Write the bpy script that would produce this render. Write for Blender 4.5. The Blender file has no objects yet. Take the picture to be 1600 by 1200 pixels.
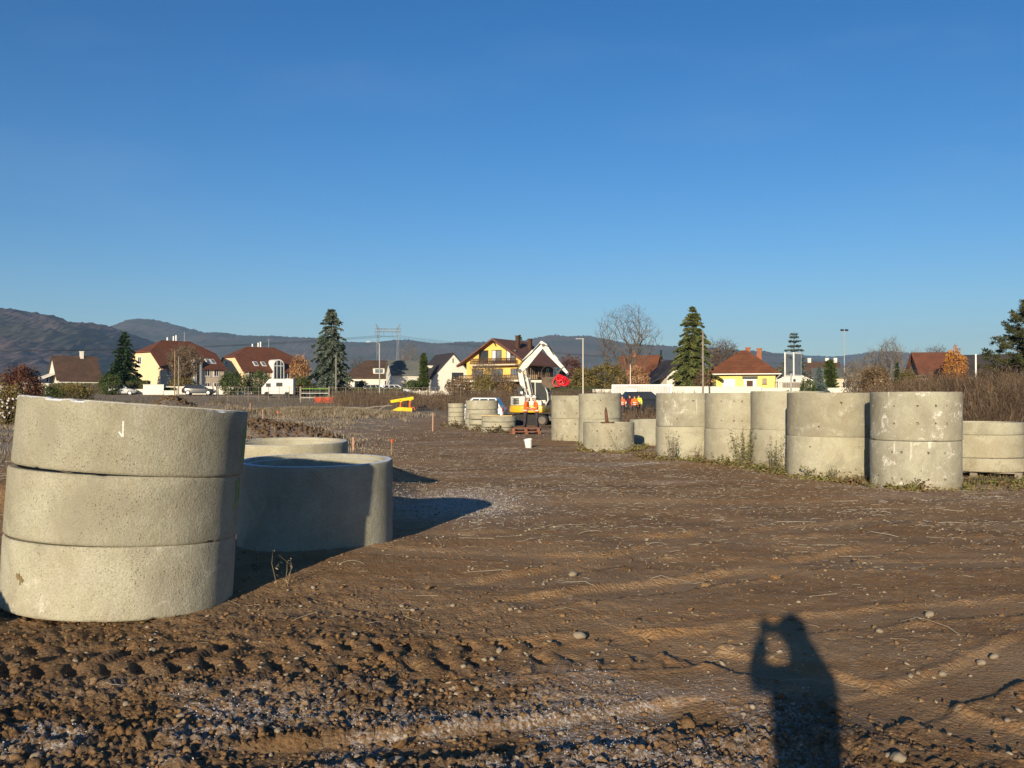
import bpy, bmesh, math, random
import numpy as np
from mathutils import Vector, Matrix, Euler

scene = bpy.context.scene
COL = scene.collection
R = math.radians
# ------------------------------------------------------------------ camera, sky, sun, exposure
FPX, HZ, CH = 1500.0, 622.0, 1.65          # focal length in photo pixels, horizon row, lens height
SUN_AZ, SUN_EL = 14.8, 12.8                # heading of the light to the right of the view, sun elevation
cam_d = bpy.data.cameras.new('camera')
cam = bpy.data.objects.new('camera', cam_d); COL.objects.link(cam)
cam.location = (0, 0, CH)
cam.rotation_euler = (R(90) + math.atan((HZ - 600) / FPX), 0, 0)
cam_d.sensor_width = 36; cam_d.lens = FPX / 1600 * 36
cam_d.clip_start = 0.02; cam_d.clip_end = 60000
scene.camera = cam

world = bpy.data.worlds.new('World'); scene.world = world; world.use_nodes = True
wn, wl = world.node_tree.nodes, world.node_tree.links
wn.clear()
sky = wn.new('ShaderNodeTexSky'); sky.sky_type = 'NISHITA'; sky.sun_disc = False
sky.sun_elevation = R(SUN_EL); sky.sun_rotation = R(SUN_AZ + 180)
sky.altitude = 200; sky.air_density = 1.0; sky.dust_density = 0.3; sky.ozone_density = 3.0
# faint high cirrus wisps, part of the sky itself
tcw = wn.new('ShaderNodeTexCoord'); mpw = wn.new('ShaderNodeMapping')
mpw.inputs['Scale'].default_value = (1.2, 2.6, 6.0); mpw.inputs['Rotation'].default_value = (0, R(25), R(20))
nzw = wn.new('ShaderNodeTexNoise'); nzw.inputs['Scale'].default_value = 1.6; nzw.inputs['Detail'].default_value = 7; nzw.inputs['Roughness'].default_value = .55
rpw = wn.new('ShaderNodeValToRGB'); rpw.color_ramp.elements[0].position = .54; rpw.color_ramp.elements[1].position = .86
rpw.color_ramp.elements[1].color = (.13, .13, .13, 1)
mxw = wn.new('ShaderNodeMix'); mxw.data_type = 'RGBA'
mxw.inputs['B'].default_value = (5.5, 7.0, 9.0, 1)
bgw = wn.new('ShaderNodeBackground'); bgw.inputs['Strength'].default_value = 0.048
hsw = wn.new('ShaderNodeHueSaturation'); hsw.inputs['Saturation'].default_value = 1.2
outw = wn.new('ShaderNodeOutputWorld')
wl.new(tcw.outputs['Generated'], mpw.inputs['Vector']); wl.new(mpw.outputs[0], nzw.inputs['Vector'])
wl.new(nzw.outputs['Fac'], rpw.inputs['Fac']); wl.new(rpw.outputs['Color'], mxw.inputs['Factor'])
gmw = wn.new('ShaderNodeGamma'); gmw.inputs['Gamma'].default_value = 1.2
muw = wn.new('ShaderNodeMix'); muw.data_type = 'RGBA'; muw.blend_type = 'MULTIPLY'; muw.inputs['Factor'].default_value = 1; muw.inputs['B'].default_value = (.90, .95, 1.07, 1)
wl.new(sky.outputs[0], gmw.inputs['Color']); wl.new(gmw.outputs[0], muw.inputs['A']); wl.new(muw.outputs['Result'], hsw.inputs['Color']); wl.new(hsw.outputs[0], mxw.inputs['A'])
wl.new(mxw.outputs['Result'], bgw.inputs['Color']); wl.new(bgw.outputs[0], outw.inputs['Surface'])

sun_d = bpy.data.lights.new('sun', 'SUN'); sun = bpy.data.objects.new('sun', sun_d); COL.objects.link(sun)
sun_d.energy = 5.0; sun_d.angle = R(0.53); sun_d.color = (1.0, .84, .61)
LDIR = Vector((math.sin(R(SUN_AZ)) * math.cos(R(SUN_EL)), math.cos(R(SUN_AZ)) * math.cos(R(SUN_EL)), -math.sin(R(SUN_EL))))
sun.rotation_euler = LDIR.to_track_quat('-Z', 'Y').to_euler()
sun.location = (-20, -60, 40)

scene.view_settings.view_transform = 'Standard'; scene.view_settings.look = 'None'
scene.view_settings.exposure = 0.74; scene.view_settings.gamma = 1.0
scene.view_settings.use_curve_mapping = False
scene.render.engine = 'CYCLES'
scene.cycles.use_denoising = True
scene.cycles.max_bounces = 5; scene.cycles.diffuse_bounces = 3; scene.cycles.glossy_bounces = 2
scene.cycles.transmission_bounces = 4; scene.cycles.volume_bounces = 0; scene.cycles.transparent_max_bounces = 8

rng = np.random.default_rng(7)
rnd = random.Random(11)
# ------------------------------------------------------------------ helpers
K = FPX / 1110.0                           # depths below are in survey units of 1/K metre
def po(u, d): return (u - 800) / 1110.0 * d
def px(u, d): return (u - 800) / FPX * d
def pz(v, d): return CH + (HZ - v) / FPX * d
def mw(u0, u1, d):
    u = (u0 + u1) / 2 - 800
    return abs(u1 - u0) / FPX * d * math.cos(math.atan(u / FPX))
def facing(x, y): return -math.atan2(x, y)

def props(o, label=None, cat=None, group=None, kind=None):
    if label: o['label'] = label
    if cat: o['category'] = cat
    if group: o['group'] = group
    if kind: o['kind'] = kind
    return o
def link(name, data, parent=None, mat=None):
    o = bpy.data.objects.new(name, data); COL.objects.link(o)
    if parent is not None: o.parent = parent
    if mat is not None and data is not None and len(data.materials) == 0: data.materials.append(mat)
    return o
def thing(name, label, cat, loc=(0, 0, 0), rotz=0.0, group=None):
    o = link(name, None); o.empty_display_size = .2
    o.location = loc; o.rotation_euler = (0, 0, rotz)
    return props(o, label, cat, group)
def copy_tree(o, parent=None):
    c = o.copy(); COL.objects.link(c)
    if parent is not None: c.parent = parent
    for ch in list(o.children): copy_tree(ch, c)
    return c

def np_mesh(name, V, F, mat=None, smooth=False, attrs=None):
    V = np.ascontiguousarray(V, dtype=np.float32); F = np.ascontiguousarray(F, dtype=np.int32)
    me = bpy.data.meshes.new(name)
    n, k = F.shape
    me.vertices.add(len(V)); me.vertices.foreach_set('co', V.ravel())
    me.loops.add(n * k); me.loops.foreach_set('vertex_index', F.ravel())
    me.polygons.add(n); me.polygons.foreach_set('loop_start', np.arange(0, n * k, k, dtype=np.int32))
    me.polygons.foreach_set('loop_total', np.full(n, k, dtype=np.int32))
    if smooth: me.polygons.foreach_set('use_smooth', np.ones(n, dtype=bool))
    for a, arr in (attrs or {}).items():
        at = me.attributes.new(a, 'FLOAT', 'POINT'); at.data.foreach_set('value', np.ascontiguousarray(arr, dtype=np.float32))
    me.update(calc_edges=True)
    if mat: me.materials.append(mat)
    return me

class MB:
    """collects simple shapes and links them as ONE mesh"""
    def __init__(s): s.v, s.f = [], []
    def add(s, vs, fs, M=None):
        b = len(s.v)
        for p in vs:
            p = Vector(p)
            s.v.append(tuple(M @ p) if M is not None else tuple(p))
        s.f += [tuple(b + i for i in f) for f in fs]; return s
    def box(s, c, sz, rot=(0, 0, 0), M=None, taper=1.0):
        x, y, z = sz[0] / 2, sz[1] / 2, sz[2] / 2
        t = taper
        vs = [(-x, -y, -z), (x, -y, -z), (x, y, -z), (-x, y, -z), (-x * t, -y * t, z), (x * t, -y * t, z), (x * t, y * t, z), (-x * t, y * t, z)]
        m = Matrix.Translation(c) @ Euler(rot).to_matrix().to_4x4()
        if M is not None: m = M @ m
        return s.add(vs, [(3, 2, 1, 0), (4, 5, 6, 7), (0, 1, 5, 4), (1, 2, 6, 5), (2, 3, 7, 6), (3, 0, 4, 7)], m)
    def b2(s, x0, x1, y0, y1, z0, z1): return s.box(((x0 + x1) / 2, (y0 + y1) / 2, (z0 + z1) / 2), (abs(x1 - x0), abs(y1 - y0), abs(z1 - z0)))
    def cyl(s, p0, p1, r0, r1=None, n=8, caps=True):
        r1 = r0 if r1 is None else r1
        p0, p1 = Vector(p0), Vector(p1); d = p1 - p0
        q = d.to_track_quat('Z', 'Y')
        vs = []
        for p, r in ((p0, r0), (p1, r1)):
            for i in range(n):
                a = 2 * math.pi * i / n
                vs.append(p + q @ Vector((r * math.cos(a), r * math.sin(a), 0)))
        fs = [(i, (i + 1) % n, n + (i + 1) % n, n + i) for i in range(n)]
        if caps: fs += [tuple(reversed(range(n))), tuple(range(n, 2 * n))]
        return s.add(vs, fs)
    def tube(s, pts, r, n=6):
        pts = [Vector(p) for p in pts]; b = len(s.v); m = len(pts)
        for i, p in enumerate(pts):
            d = (pts[min(i + 1, m - 1)] - pts[max(i - 1, 0)])
            q = d.to_track_quat('Z', 'Y'); rr = r[i] if isinstance(r, (list, tuple)) else r
            for k in range(n):
                a = 2 * math.pi * k / n
                s.v.append(tuple(p + q @ Vector((rr * math.cos(a), rr * math.sin(a), 0))))
        for i in range(m - 1):
            for k in range(n):
                s.f.append((b + i * n + k, b + i * n + (k + 1) % n, b + (i + 1) * n + (k + 1) % n, b + (i + 1) * n + k))
        s.f.append(tuple(b + k for k in reversed(range(n)))); s.f.append(tuple(b + (m - 1) * n + k for k in range(n)))
        return s
    def prism(s, poly, a0, a1, axis='y'):
        """extrude a polygon of (p,q) along an axis: y -> (x,z), x -> (y,z), z -> (x,y)"""
        n = len(poly)
        mk = {'y': lambda p, q, a: (p, a, q), 'x': lambda p, q, a: (a, p, q), 'z': lambda p, q, a: (p, q, a)}[axis]
        vs = [mk(p, q, a0) for p, q in poly] + [mk(p, q, a1) for p, q in poly]
        return s.add(vs, [tuple(reversed(range(n))), tuple(range(n, 2 * n))] + [(i, (i + 1) % n, n + (i + 1) % n, n + i) for i in range(n)])
    def slab(s, vs, fs, t):
        """a sheet given a thickness t downwards (roofs)"""
        n = len(vs); cnt = {}
        for f in fs:
            for i in range(len(f)): cnt[(f[i], f[(i + 1) % len(f)])] = 1
        out = [tuple(f) for f in fs] + [tuple(n + i for i in reversed(f)) for f in fs]
        for (a, b) in cnt:
            if (b, a) not in cnt: out.append((b, a, n + a, n + b))
        return s.add(list(vs) + [(x, y, z - t) for x, y, z in vs], out)
    def lathe(s, prof, n=16, c=(0, 0, 0), close=False):
        b = len(s.v); m = len(prof)
        for r, z in prof:
            for k in range(n):
                a = 2 * math.pi * k / n; s.v.append((c[0] + r * math.cos(a), c[1] + r * math.sin(a), c[2] + z))
        for i in range(m - 1 + (1 if close else 0)):
            j = (i + 1) % m
            for k in range(n): s.f.append((b + i * n + k, b + i * n + (k + 1) % n, b + j * n + (k + 1) % n, b + j * n + k))
        if not close:
            s.f.append(tuple(b + k for k in reversed(range(n)))); s.f.append(tuple(b + (m - 1) * n + k for k in range(n)))
        return s
    def mesh(s, name, mat=None, smooth=False, bevel=0.0, fix=True):
        me = bpy.data.meshes.new(name); me.from_pydata(s.v, [], s.f)
        if fix or bevel:
            bm = bmesh.new(); bm.from_mesh(me)
            if bevel:
                bmesh.ops.bevel(bm, geom=[e for e in bm.edges if len(e.link_faces) == 2 and e.calc_face_angle(0) > .5], offset=bevel, segments=2, affect='EDGES', profile=.5)
            bmesh.ops.recalc_face_normals(bm, faces=bm.faces[:]); bm.to_mesh(me); bm.free()
        if smooth:
            me.polygons.foreach_set('use_smooth', [True] * len(me.polygons)); me.set_sharp_from_angle(angle=R(38))
        me.update()
        if mat: me.materials.append(mat)
        return me
    def build(s, name, mat, parent=None, smooth=False, bevel=0.0):
        return link(name, s.mesh(name, mat, smooth, bevel), parent)

# ------------------------------------------------------------------ numpy noise
def _hash(ix, iy, seed):
    h = (ix.astype(np.int64) * 374761393 + iy.astype(np.int64) * 668265263 + seed * 1442695041) & 0xffffffff
    h = ((h ^ (h >> 13)) * 1274126177) & 0xffffffff
    return (h ^ (h >> 16)) & 0xffffffff
def gnoise(x, y, seed=0):
    x = np.asarray(x, float); y = np.asarray(y, float)
    ix, iy = np.floor(x), np.floor(y); fx, fy = x - ix, y - iy
    u, v = fx * fx * fx * (fx * (fx * 6 - 15) + 10), fy * fy * fy * (fy * (fy * 6 - 15) + 10)
    def g(dx, dy):
        a = _hash(ix + dx, iy + dy, seed) * (2 * math.pi / 4294967296.0)
        return np.cos(a) * (fx - dx) + np.sin(a) * (fy - dy)
    a, b, c, d = g(0, 0), g(1, 0), g(0, 1), g(1, 1)
    return 1.45 * ((a * (1 - u) + b * u) * (1 - v) + (c * (1 - u) + d * u) * v)
def fbm(x, y, oct=4, seed=0, gain=.5):
    s = 0; a = 1
    for i in range(oct): s = s + a * gnoise(x * 2 ** i + 17.3 * i, y * 2 ** i - 9.1 * i, seed + i); a *= gain
    return s
def sstep(a, b, x):
    t = np.clip((np.asarray(x, float) - a) / (b - a), 0, 1); return t * t * (3 - 2 * t)
def bump(x, y, cx, cy, rx, ry): return np.exp(-(((x - cx) / rx) ** 2 + ((y - cy) / ry) ** 2))

# ------------------------------------------------------------------ terrain
def macro(x, y):
    x = np.asarray(x, float); y = np.asarray(y, float)
    yw = y; y = y / K
    z = 2.4 * sstep(45, 120, y)
    z = z + 1.35 * sstep(.42, .62, x / np.maximum(y, 1)) * sstep(20, 30, y) * (1 - sstep(60, 85, y)) * (1 + .12 * gnoise(x / 5, y / 5, 3))
    z = z + .98 * bump(x, y, -4.98, 3.2, .85, .8)                                  # spoil heap beside the leaning stack
    z = z + .62 * bump(x, y, po(405, 24.0), 24.0, 1.5, 1.2) + .42 * bump(x, y, po(497, 24.5), 24.5, 1.1, .9)   # clod heaps behind the single rings
    z = z + .5 * bump(x, y, po(340, 25.0), 25.5, 2.2, 2.0)
    z = z + 1.25 * bump(x, y, po(268, 55), 55, 1.7, 1.7) + .8 * bump(x, y, po(330, 50), 50, 2.4, 1.8)
    z = z + .35 * sstep(-4, -16, x - .0 * y) * sstep(14, 24, y) * (1 - sstep(60, 90, y))
    z = z + .42 * sstep(-1.5, -2.7, x) * sstep(13.0, 14.3, yw) * (1 - sstep(18, 23, yw))      # ground raised under the rear single ring, added to shorten its shadow
    z = z + .30 * bump(x, y, po(500, 52), 54, 9, 4)                               # pale grassy rise
    z = z + .05 * gnoise(x / 3.1, yw / 3.1, 5) * sstep(3, 9, y) + .03 * gnoise(x / 1.1, yw / 1.4, 6)
    return z
def rut(x, y, ax, ay, bx, by, w, bend=0.0):
    """distance coordinates along and across a wheel rut from a to b"""
    dx, dy = bx - ax, by - ay; L = math.hypot(dx, dy); dx /= L; dy /= L
    s = (x - ax) * dx + (y - ay) * dy; t = -(x - ax) * dy + (y - ay) * dx + bend * np.sin(np.clip(s / L, 0, 1) * math.pi)
    return s, t, sstep(-.3, .1, s) * (1 - sstep(L - .1, L + .3, s))
def rough_mask(x, y):
    return rough_o(x, y / K)
def rough_o(x, y):
    n = gnoise(x / .9, y / .9, 21)
    fore = 1 - sstep(3.75, 4.7, y + .35 * n + .28 * np.clip(x, -1, 3))
    left = (1 - sstep(5.2, 7.4, y + .5 * n)) * (1 - sstep(-.9, 1.3, x + .4 * n))
    mid = .24 + .20 * gnoise(x / 2.2, y / 1.2, 22)
    heap = bump(x, y, po(405, 24), 24, 2.2, 1.6) + bump(x, y, po(497, 24.5), 24.5, 1.5, 1.2) + .7 * bump(x, y, -4.85, 3.2, 1.4, 1.3)
    return np.clip(np.maximum(np.maximum(fore, .62 * left), mid) + 1.3 * heap, .08, 1.5)
RUTS = ((0.7, 5.0, 2.6, 3.35, .20, -.10, .030), (1.8, 3.75, 3.7, 4.9, .22, .10, .024), (.15, 5.75, 4.2, 8.0, .26, .16, .045),
                                           (-.2, 6.35, 3.0, 9.4, .24, .2, .035), (1.2, 8.2, 6.0, 9.9, .3, .2, .03), (.5, 11, 8.5, 12.2, .4, .3, .03), (-1.2, 3.3, .9, 3.75, .22, .06, .05)) + ((-1.5, 7.6, 7.0, 7.0, .30, .25, .018), (-1.0, 8.6, 8.0, 8.3, .30, .25, .018), (.4, 4.6, 6.5, 6.2, .24, -.2, .016))
def packed_mask(x, y):
    k = np.zeros_like(x)
    for (ax, ay, bx, by, w, bend, dpt) in RUTS:
        s, t, m = rut(x, y, ax, ay * K, bx, by * K, w, bend); k = np.maximum(k, m * (1 - sstep(w * .6, w * 1.1, np.abs(t))))
    return k
def micro(x, y):
    x = np.asarray(x, float); y = np.asarray(y, float)
    r = rough_mask(x, y)
    wx = x + .05 * gnoise(x / .16, y / .16, 31); wy = y + .05 * gnoise(x / .16, y / .16, 32)
    c = .050 * np.abs(gnoise(wx / .36, wy / .30, 33)) + .036 * np.abs(gnoise(wx / .16, wy / .14, 34)) + .036 * np.abs(gnoise(wx / .075, wy / .065, 35)) + .026 * np.abs(gnoise(wx / .040, wy / .037, 36)) + .020 * gnoise(x / .024, y / .024, 37)
    c = c * (1 + .5 * gnoise(x / .6, y / .5, 38)) + .035 * sstep(.35, .9, gnoise(wx / .17, wy / .15, 39))
    z = .74 * r * (c - .06) + .004 * gnoise(x / .05, y / .05, 42)
    # tread prints of a heavy machine, two passes across the foreground
    for (ax, ay, bx, by, w, bend, ph) in ((-3.6, 4.25, 1.25, 4.62, .24, .12, 0), (-3.2, 4.62, 1.6, 4.95, .20, .1, 1.7)):
        s, t, m = rut(x, y, ax, ay * K, bx, by * K, w, bend)
        ins = (1 - sstep(w * .85, w * 1.15, np.abs(t))) * m
        lug = np.sin(2 * math.pi * (s + .35 * np.abs(t) + .02 * gnoise(x / .3, y / .3, 40)) / .205 + ph)
        brk = sstep(-.5, .2, gnoise(x / .45, y / .45, 41))
        z = z * (1 - .72 * ins * brk)
        z = z + ins * (-.012 + .031 * brk * sstep(-.15, .55, lug) * (1 - .55 * sstep(.0, .09, t)) - .034 * brk * sstep(.3, .8, -lug) * sstep(-.02, .1, t))
        z = z + .010 * m * np.exp(-((np.abs(t) - w * 1.3) / .06) ** 2)
    # smooth wheel ruts with crumbled lips
    for (ax, ay, bx, by, w, bend, dpt) in RUTS:
        s, t, m = rut(x, y, ax, ay * K, bx, by * K, w, bend)
        z = z * (1 - .8 * m * (1 - sstep(w * .7, w, np.abs(t)))) - dpt * m * (1 - sstep(w * .75, w * 1.05, np.abs(t)))
        z = z + .018 * m * np.exp(-((np.abs(t) - w * 1.16 - .05 * gnoise(x / .3, y / .3, 45)) / .05) ** 2) * (.35 + 1.1 * gnoise(x / .21, y / .21, 44) + .6 * np.abs(gnoise(x / .06, y / .06, 46)))
    return z * (1 - sstep(60, 80, np.hypot(x, y)))
def gz(x, y): return float(macro(np.array([x]), np.array([y]))[0])
def gh(x, y): return macro(x, y) + micro(x, y)
def gz2(x, y): return float(gh(np.array([float(x)]), np.array([float(y)]))[0])
def frost_mask(x, y):
    return frost_o(x, y / K)
def frost_o(x, y):
    n = fbm(x / .8, y / .6, 4, 51, .6)
    fore = (1 - sstep(3.8, 4.5, y + .3 * n)) * (1 - sstep(.9, 2.2, x + .5 * n)) * sstep(-.35, .35, n + .08)
    band = np.exp(-((y - 4.15 - .12 * x) / .22) ** 2) * sstep(-1.4, -.4, x) * (1 - sstep(.9, 1.7, x)) * sstep(-.1, .5, n) * .8
    shade = bump(x, y, -.9, 11.3, 1.05, 1.4) * 1.1
    mid = sstep(10, 14, y) * (1 - sstep(34, 50, y)) * sstep(.15, .8, fbm(x / 5, y / 1.6, 4, 52, .6)) * .5
    left = sstep(-3, -9, x) * sstep(10, 18, y) * .55
    return np.clip(np.maximum.reduce([fore * .72, band * .6, shade, mid, left]), 0, 1)
# ------------------------------------------------------------------ materials
class NT:
    def __init__(s, name):
        s.m = bpy.data.materials.new(name); s.m.use_nodes = True
        s.n, s.l = s.m.node_tree.nodes, s.m.node_tree.links
        s.b = s.n['Principled BSDF']; s.b.inputs['Roughness'].default_value = .85
        s.b.inputs['Specular IOR Level'].default_value = .25
        s.tc = s.n.new('ShaderNodeTexCoord'); s.obj = s.tc.outputs['Object']
    def set(s, sock, v):
        if isinstance(v, (int, float, tuple, list)):
            if isinstance(v, (tuple, list)) and len(v) == 3 and sock.type == 'RGBA': v = (*v, 1)
            sock.default_value = v
        else: s.l.new(v, sock)
    def noise(s, vec, scale, detail=4, rough=.55, dist=0.0):
        n = s.n.new('ShaderNodeTexNoise'); s.set(n.inputs['Vector'], vec); n.inputs['Scale'].default_value = scale
        n.inputs['Detail'].default_value = detail; n.inputs['Roughness'].default_value = rough; n.inputs['Distortion'].default_value = dist
        return n.outputs['Fac']
    def voro(s, vec, scale, out='Distance', rand=1.0):
        n = s.n.new('ShaderNodeTexVoronoi'); s.set(n.inputs['Vector'], vec); n.inputs['Scale'].default_value = scale
        n.inputs['Randomness'].default_value = rand
        return n.outputs[out]
    def mapping(s, vec, scale=(1, 1, 1), loc=(0, 0, 0)):
        n = s.n.new('ShaderNodeMapping'); s.set(n.inputs['Vector'], vec); n.inputs['Scale'].default_value = scale; n.inputs['Location'].default_value = loc
        return n.outputs[0]
    def vadd(s, a, b, op='ADD'):
        n = s.n.new('ShaderNodeVectorMath'); n.operation = op; s.set(n.inputs[0], a); s.set(n.inputs[1], b); return n.outputs[0]
    def math(s, op, a, b=0.0, clamp=False):
        n = s.n.new('ShaderNodeMath'); n.operation = op; n.use_clamp = clamp; s.set(n.inputs[0], a); s.set(n.inputs[1], b); return n.outputs[0]
    def rng(s, v, a, b, c=0.0, d=1.0):
        n = s.n.new('ShaderNodeMapRange'); n.interpolation_type = 'SMOOTHSTEP'; s.set(n.inputs['Value'], v)
        for k, q in zip(('From Min', 'From Max', 'To Min', 'To Max'), (a, b, c, d)): n.inputs[k].default_value = q
        return n.outputs[0]
    def mix(s, f, a, b, mode='MIX'):
        n = s.n.new('ShaderNodeMix'); n.data_type = 'RGBA'; n.blend_type = mode
        s.set(n.inputs['Factor'], f); s.set(n.inputs['A'], a); s.set(n.inputs['B'], b); return n.outputs['Result']
    def attr(s, name, typ='GEOMETRY', out='Fac'):
        n = s.n.new('ShaderNodeAttribute'); n.attribute_name = name; n.attribute_type = typ; return n.outputs[out]
    def bump(s, h, strength=.4, dist=.02):
        n = s.n.new('ShaderNodeBump'); n.inputs['Strength'].default_value = strength; n.inputs['Distance'].default_value = dist
        s.set(n.inputs['Height'], h); s.l.new(n.outputs[0], s.b.inputs['Normal']); return s
    def col(s, c): s.set(s.b.inputs['Base Color'], c); return s
    def oinfo(s, out='Random'): return s.n.new('ShaderNodeObjectInfo').outputs[out]
    def geo(s, out): return s.n.new('ShaderNodeNewGeometry').outputs[out]

def pm(name, c, c2=None, scale=3.0, rough=.8, metal=0.0, bump=0.0, bscale=None, spec=None, fine=.12):
    """general painted / weathered surface: two tones, fine grain, relief"""
    t = NT(name)
    c2 = c2 or tuple(x * .8 for x in c)
    k = t.mix(t.rng(t.noise(t.obj, scale, 6, .6), .35, .65), c, c2)
    if fine: k = t.mix(t.rng(t.noise(t.obj, scale * 14, 3), .3, .7, 0, fine), k, tuple(x * .55 for x in c))
    t.col(k); t.b.inputs['Roughness'].default_value = rough; t.b.inputs['Metallic'].default_value = metal
    if spec is not None: t.b.inputs['Specular IOR Level'].default_value = spec
    if bump: t.bump(t.noise(t.obj, bscale or scale * 10, 5, .6), bump, .02)
    return t.m
def leafmat(name, c1, c2, c3=None, clump=.7, trans=.0):
    t = NT(name)
    rnd_i = t.geo('Random Per Island')
    k = t.mix(rnd_i, c1, c2)
    k = t.mix(t.rng(t.noise(t.obj, clump, 3), .4, .62, 0, .8), k, c3 or tuple(x * .6 for x in c1))
    t.col(k); t.b.inputs['Roughness'].default_value = .8; t.b.inputs['Specular IOR Level'].default_value = .15
    return t.m

def concrete():
    t = NT('concrete')
    r = t.oinfo(); off = t.n.new('ShaderNodeCombineXYZ')
    for i, k in enumerate((37.0, 19.0, 53.0)): t.l.new(t.math('MULTIPLY', r, k), off.inputs[i])
    v = t.vadd(t.obj, off.outputs[0])
    warm = t.attr('warmth', 'OBJECT')
    base = t.mix(warm, (.385, .385, .30), (.46, .438, .31))
    base = t.mix(t.rng(t.noise(v, 1.5, 6, .68, .6), .36, .66, 0, .9), base, t.mix(warm, (.285, .275, .215), (.345, .305, .205)))
    base = t.mix(t.rng(t.noise(t.mapping(v, (1, 1, .35)), 5.5, 5, .6), .45, .75, 0, .45), base, (.44, .42, .36))
    base = t.mix(t.rng(t.noise(v, 75, 3, .7), .35, .72, 0, .6), base, (.21, .19, .145))
    w = t.attr('whiteness', 'OBJECT')
    e = t.math('MULTIPLY', t.rng(t.noise(t.mapping(v, (1, 1, 1.7)), 2.2, 9, .72, .4), .53, .64), t.rng(t.noise(t.mapping(v, (1, 1, .5)), 26, 5, .75), .42, .55))
    drip = t.math('MULTIPLY', t.rng(t.noise(t.mapping(v, (9, 9, .5)), 1.2, 4, .6), .62, .7), t.rng(t.noise(v, 2.2, 3), .5, .6))
    e = t.math('MULTIPLY', t.math('MAXIMUM', e, t.math('MULTIPLY', drip, .8)), w)
    base = t.mix(e, base, (.74, .71, .64))
    tn = t.n.new('ShaderNodeCombineColor'); 
    for q in range(3): t.l.new(t.attr('tone', 'OBJECT'), tn.inputs[q])
    base = t.mix(1.0, base, tn.outputs[0], 'MULTIPLY')
    base = t.mix(t.rng(t.noise(v, .9, 6, .7, 1.0), .50, .66, 0, .55), base, (.235, .22, .165))
    # pores
    pd = t.voro(v, 46); pm_ = t.math('MULTIPLY', t.rng(pd, .10, .20, 1, 0), t.rng(t.noise(v, 5, 4), .42, .64))
    pd2 = t.voro(v, 17); pm2 = t.math('MULTIPLY', t.rng(pd2, .05, .10, 1, 0), t.rng(t.noise(v, 3.1, 3), .45, .6))
    pore = t.math('MAXIMUM', pm_, pm2)
    base = t.mix(t.math('MULTIPLY', pore, .62), base, (.12, .11, .085))
    # mud splashed up from the ground, rust bleeding, casting seam
    sp = t.n.new('ShaderNodeSeparateXYZ'); t.l.new(t.obj, sp.inputs[0])
    mh = t.math('MULTIPLY', t.rng(t.noise(v, 3.2, 5, .7), .35, .7), .32)
    md = t.math('MULTIPLY', t.math('MULTIPLY', t.rng(t.math('SUBTRACT', sp.outputs['Z'], mh), -.04, .03, 1, 0), t.rng(t.noise(v, 21, 5, .75), .40, .56)), t.attr('mud', 'OBJECT'))
    base = t.mix(t.math('MULTIPLY', md, .45), base, (.20, .155, .09))
    rs = t.math('MULTIPLY', t.rng(t.noise(t.mapping(v, (1, 1, .6)), 4.3, 6, .75), .66, .74), .6)
    base = t.mix(rs, base, (.30, .20, .10))
    # hoar frost lies on the level rims
    up = t.n.new('ShaderNodeSeparateXYZ'); t.l.new(t.geo('Normal'), up.inputs[0])
    fr = t.math('MULTIPLY', t.rng(up.outputs['Z'], .55, .9), t.math('MULTIPLY', t.attr('frost', 'OBJECT'), t.rng(t.noise(v, 14, 5, .7), .28, .46)))
    base = t.mix(fr, base, (.80, .82, .86))
    t.col(base); t.b.inputs['Roughness'].default_value = .9
    h = t.math('SUBTRACT', t.math('ADD', t.math('MULTIPLY', t.noise(v, 60, 4, .7), .5), t.noise(v, 6, 4)), t.math('MULTIPLY', pore, .9))
    t.bump(h, .9, .016)
    return t.m

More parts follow.
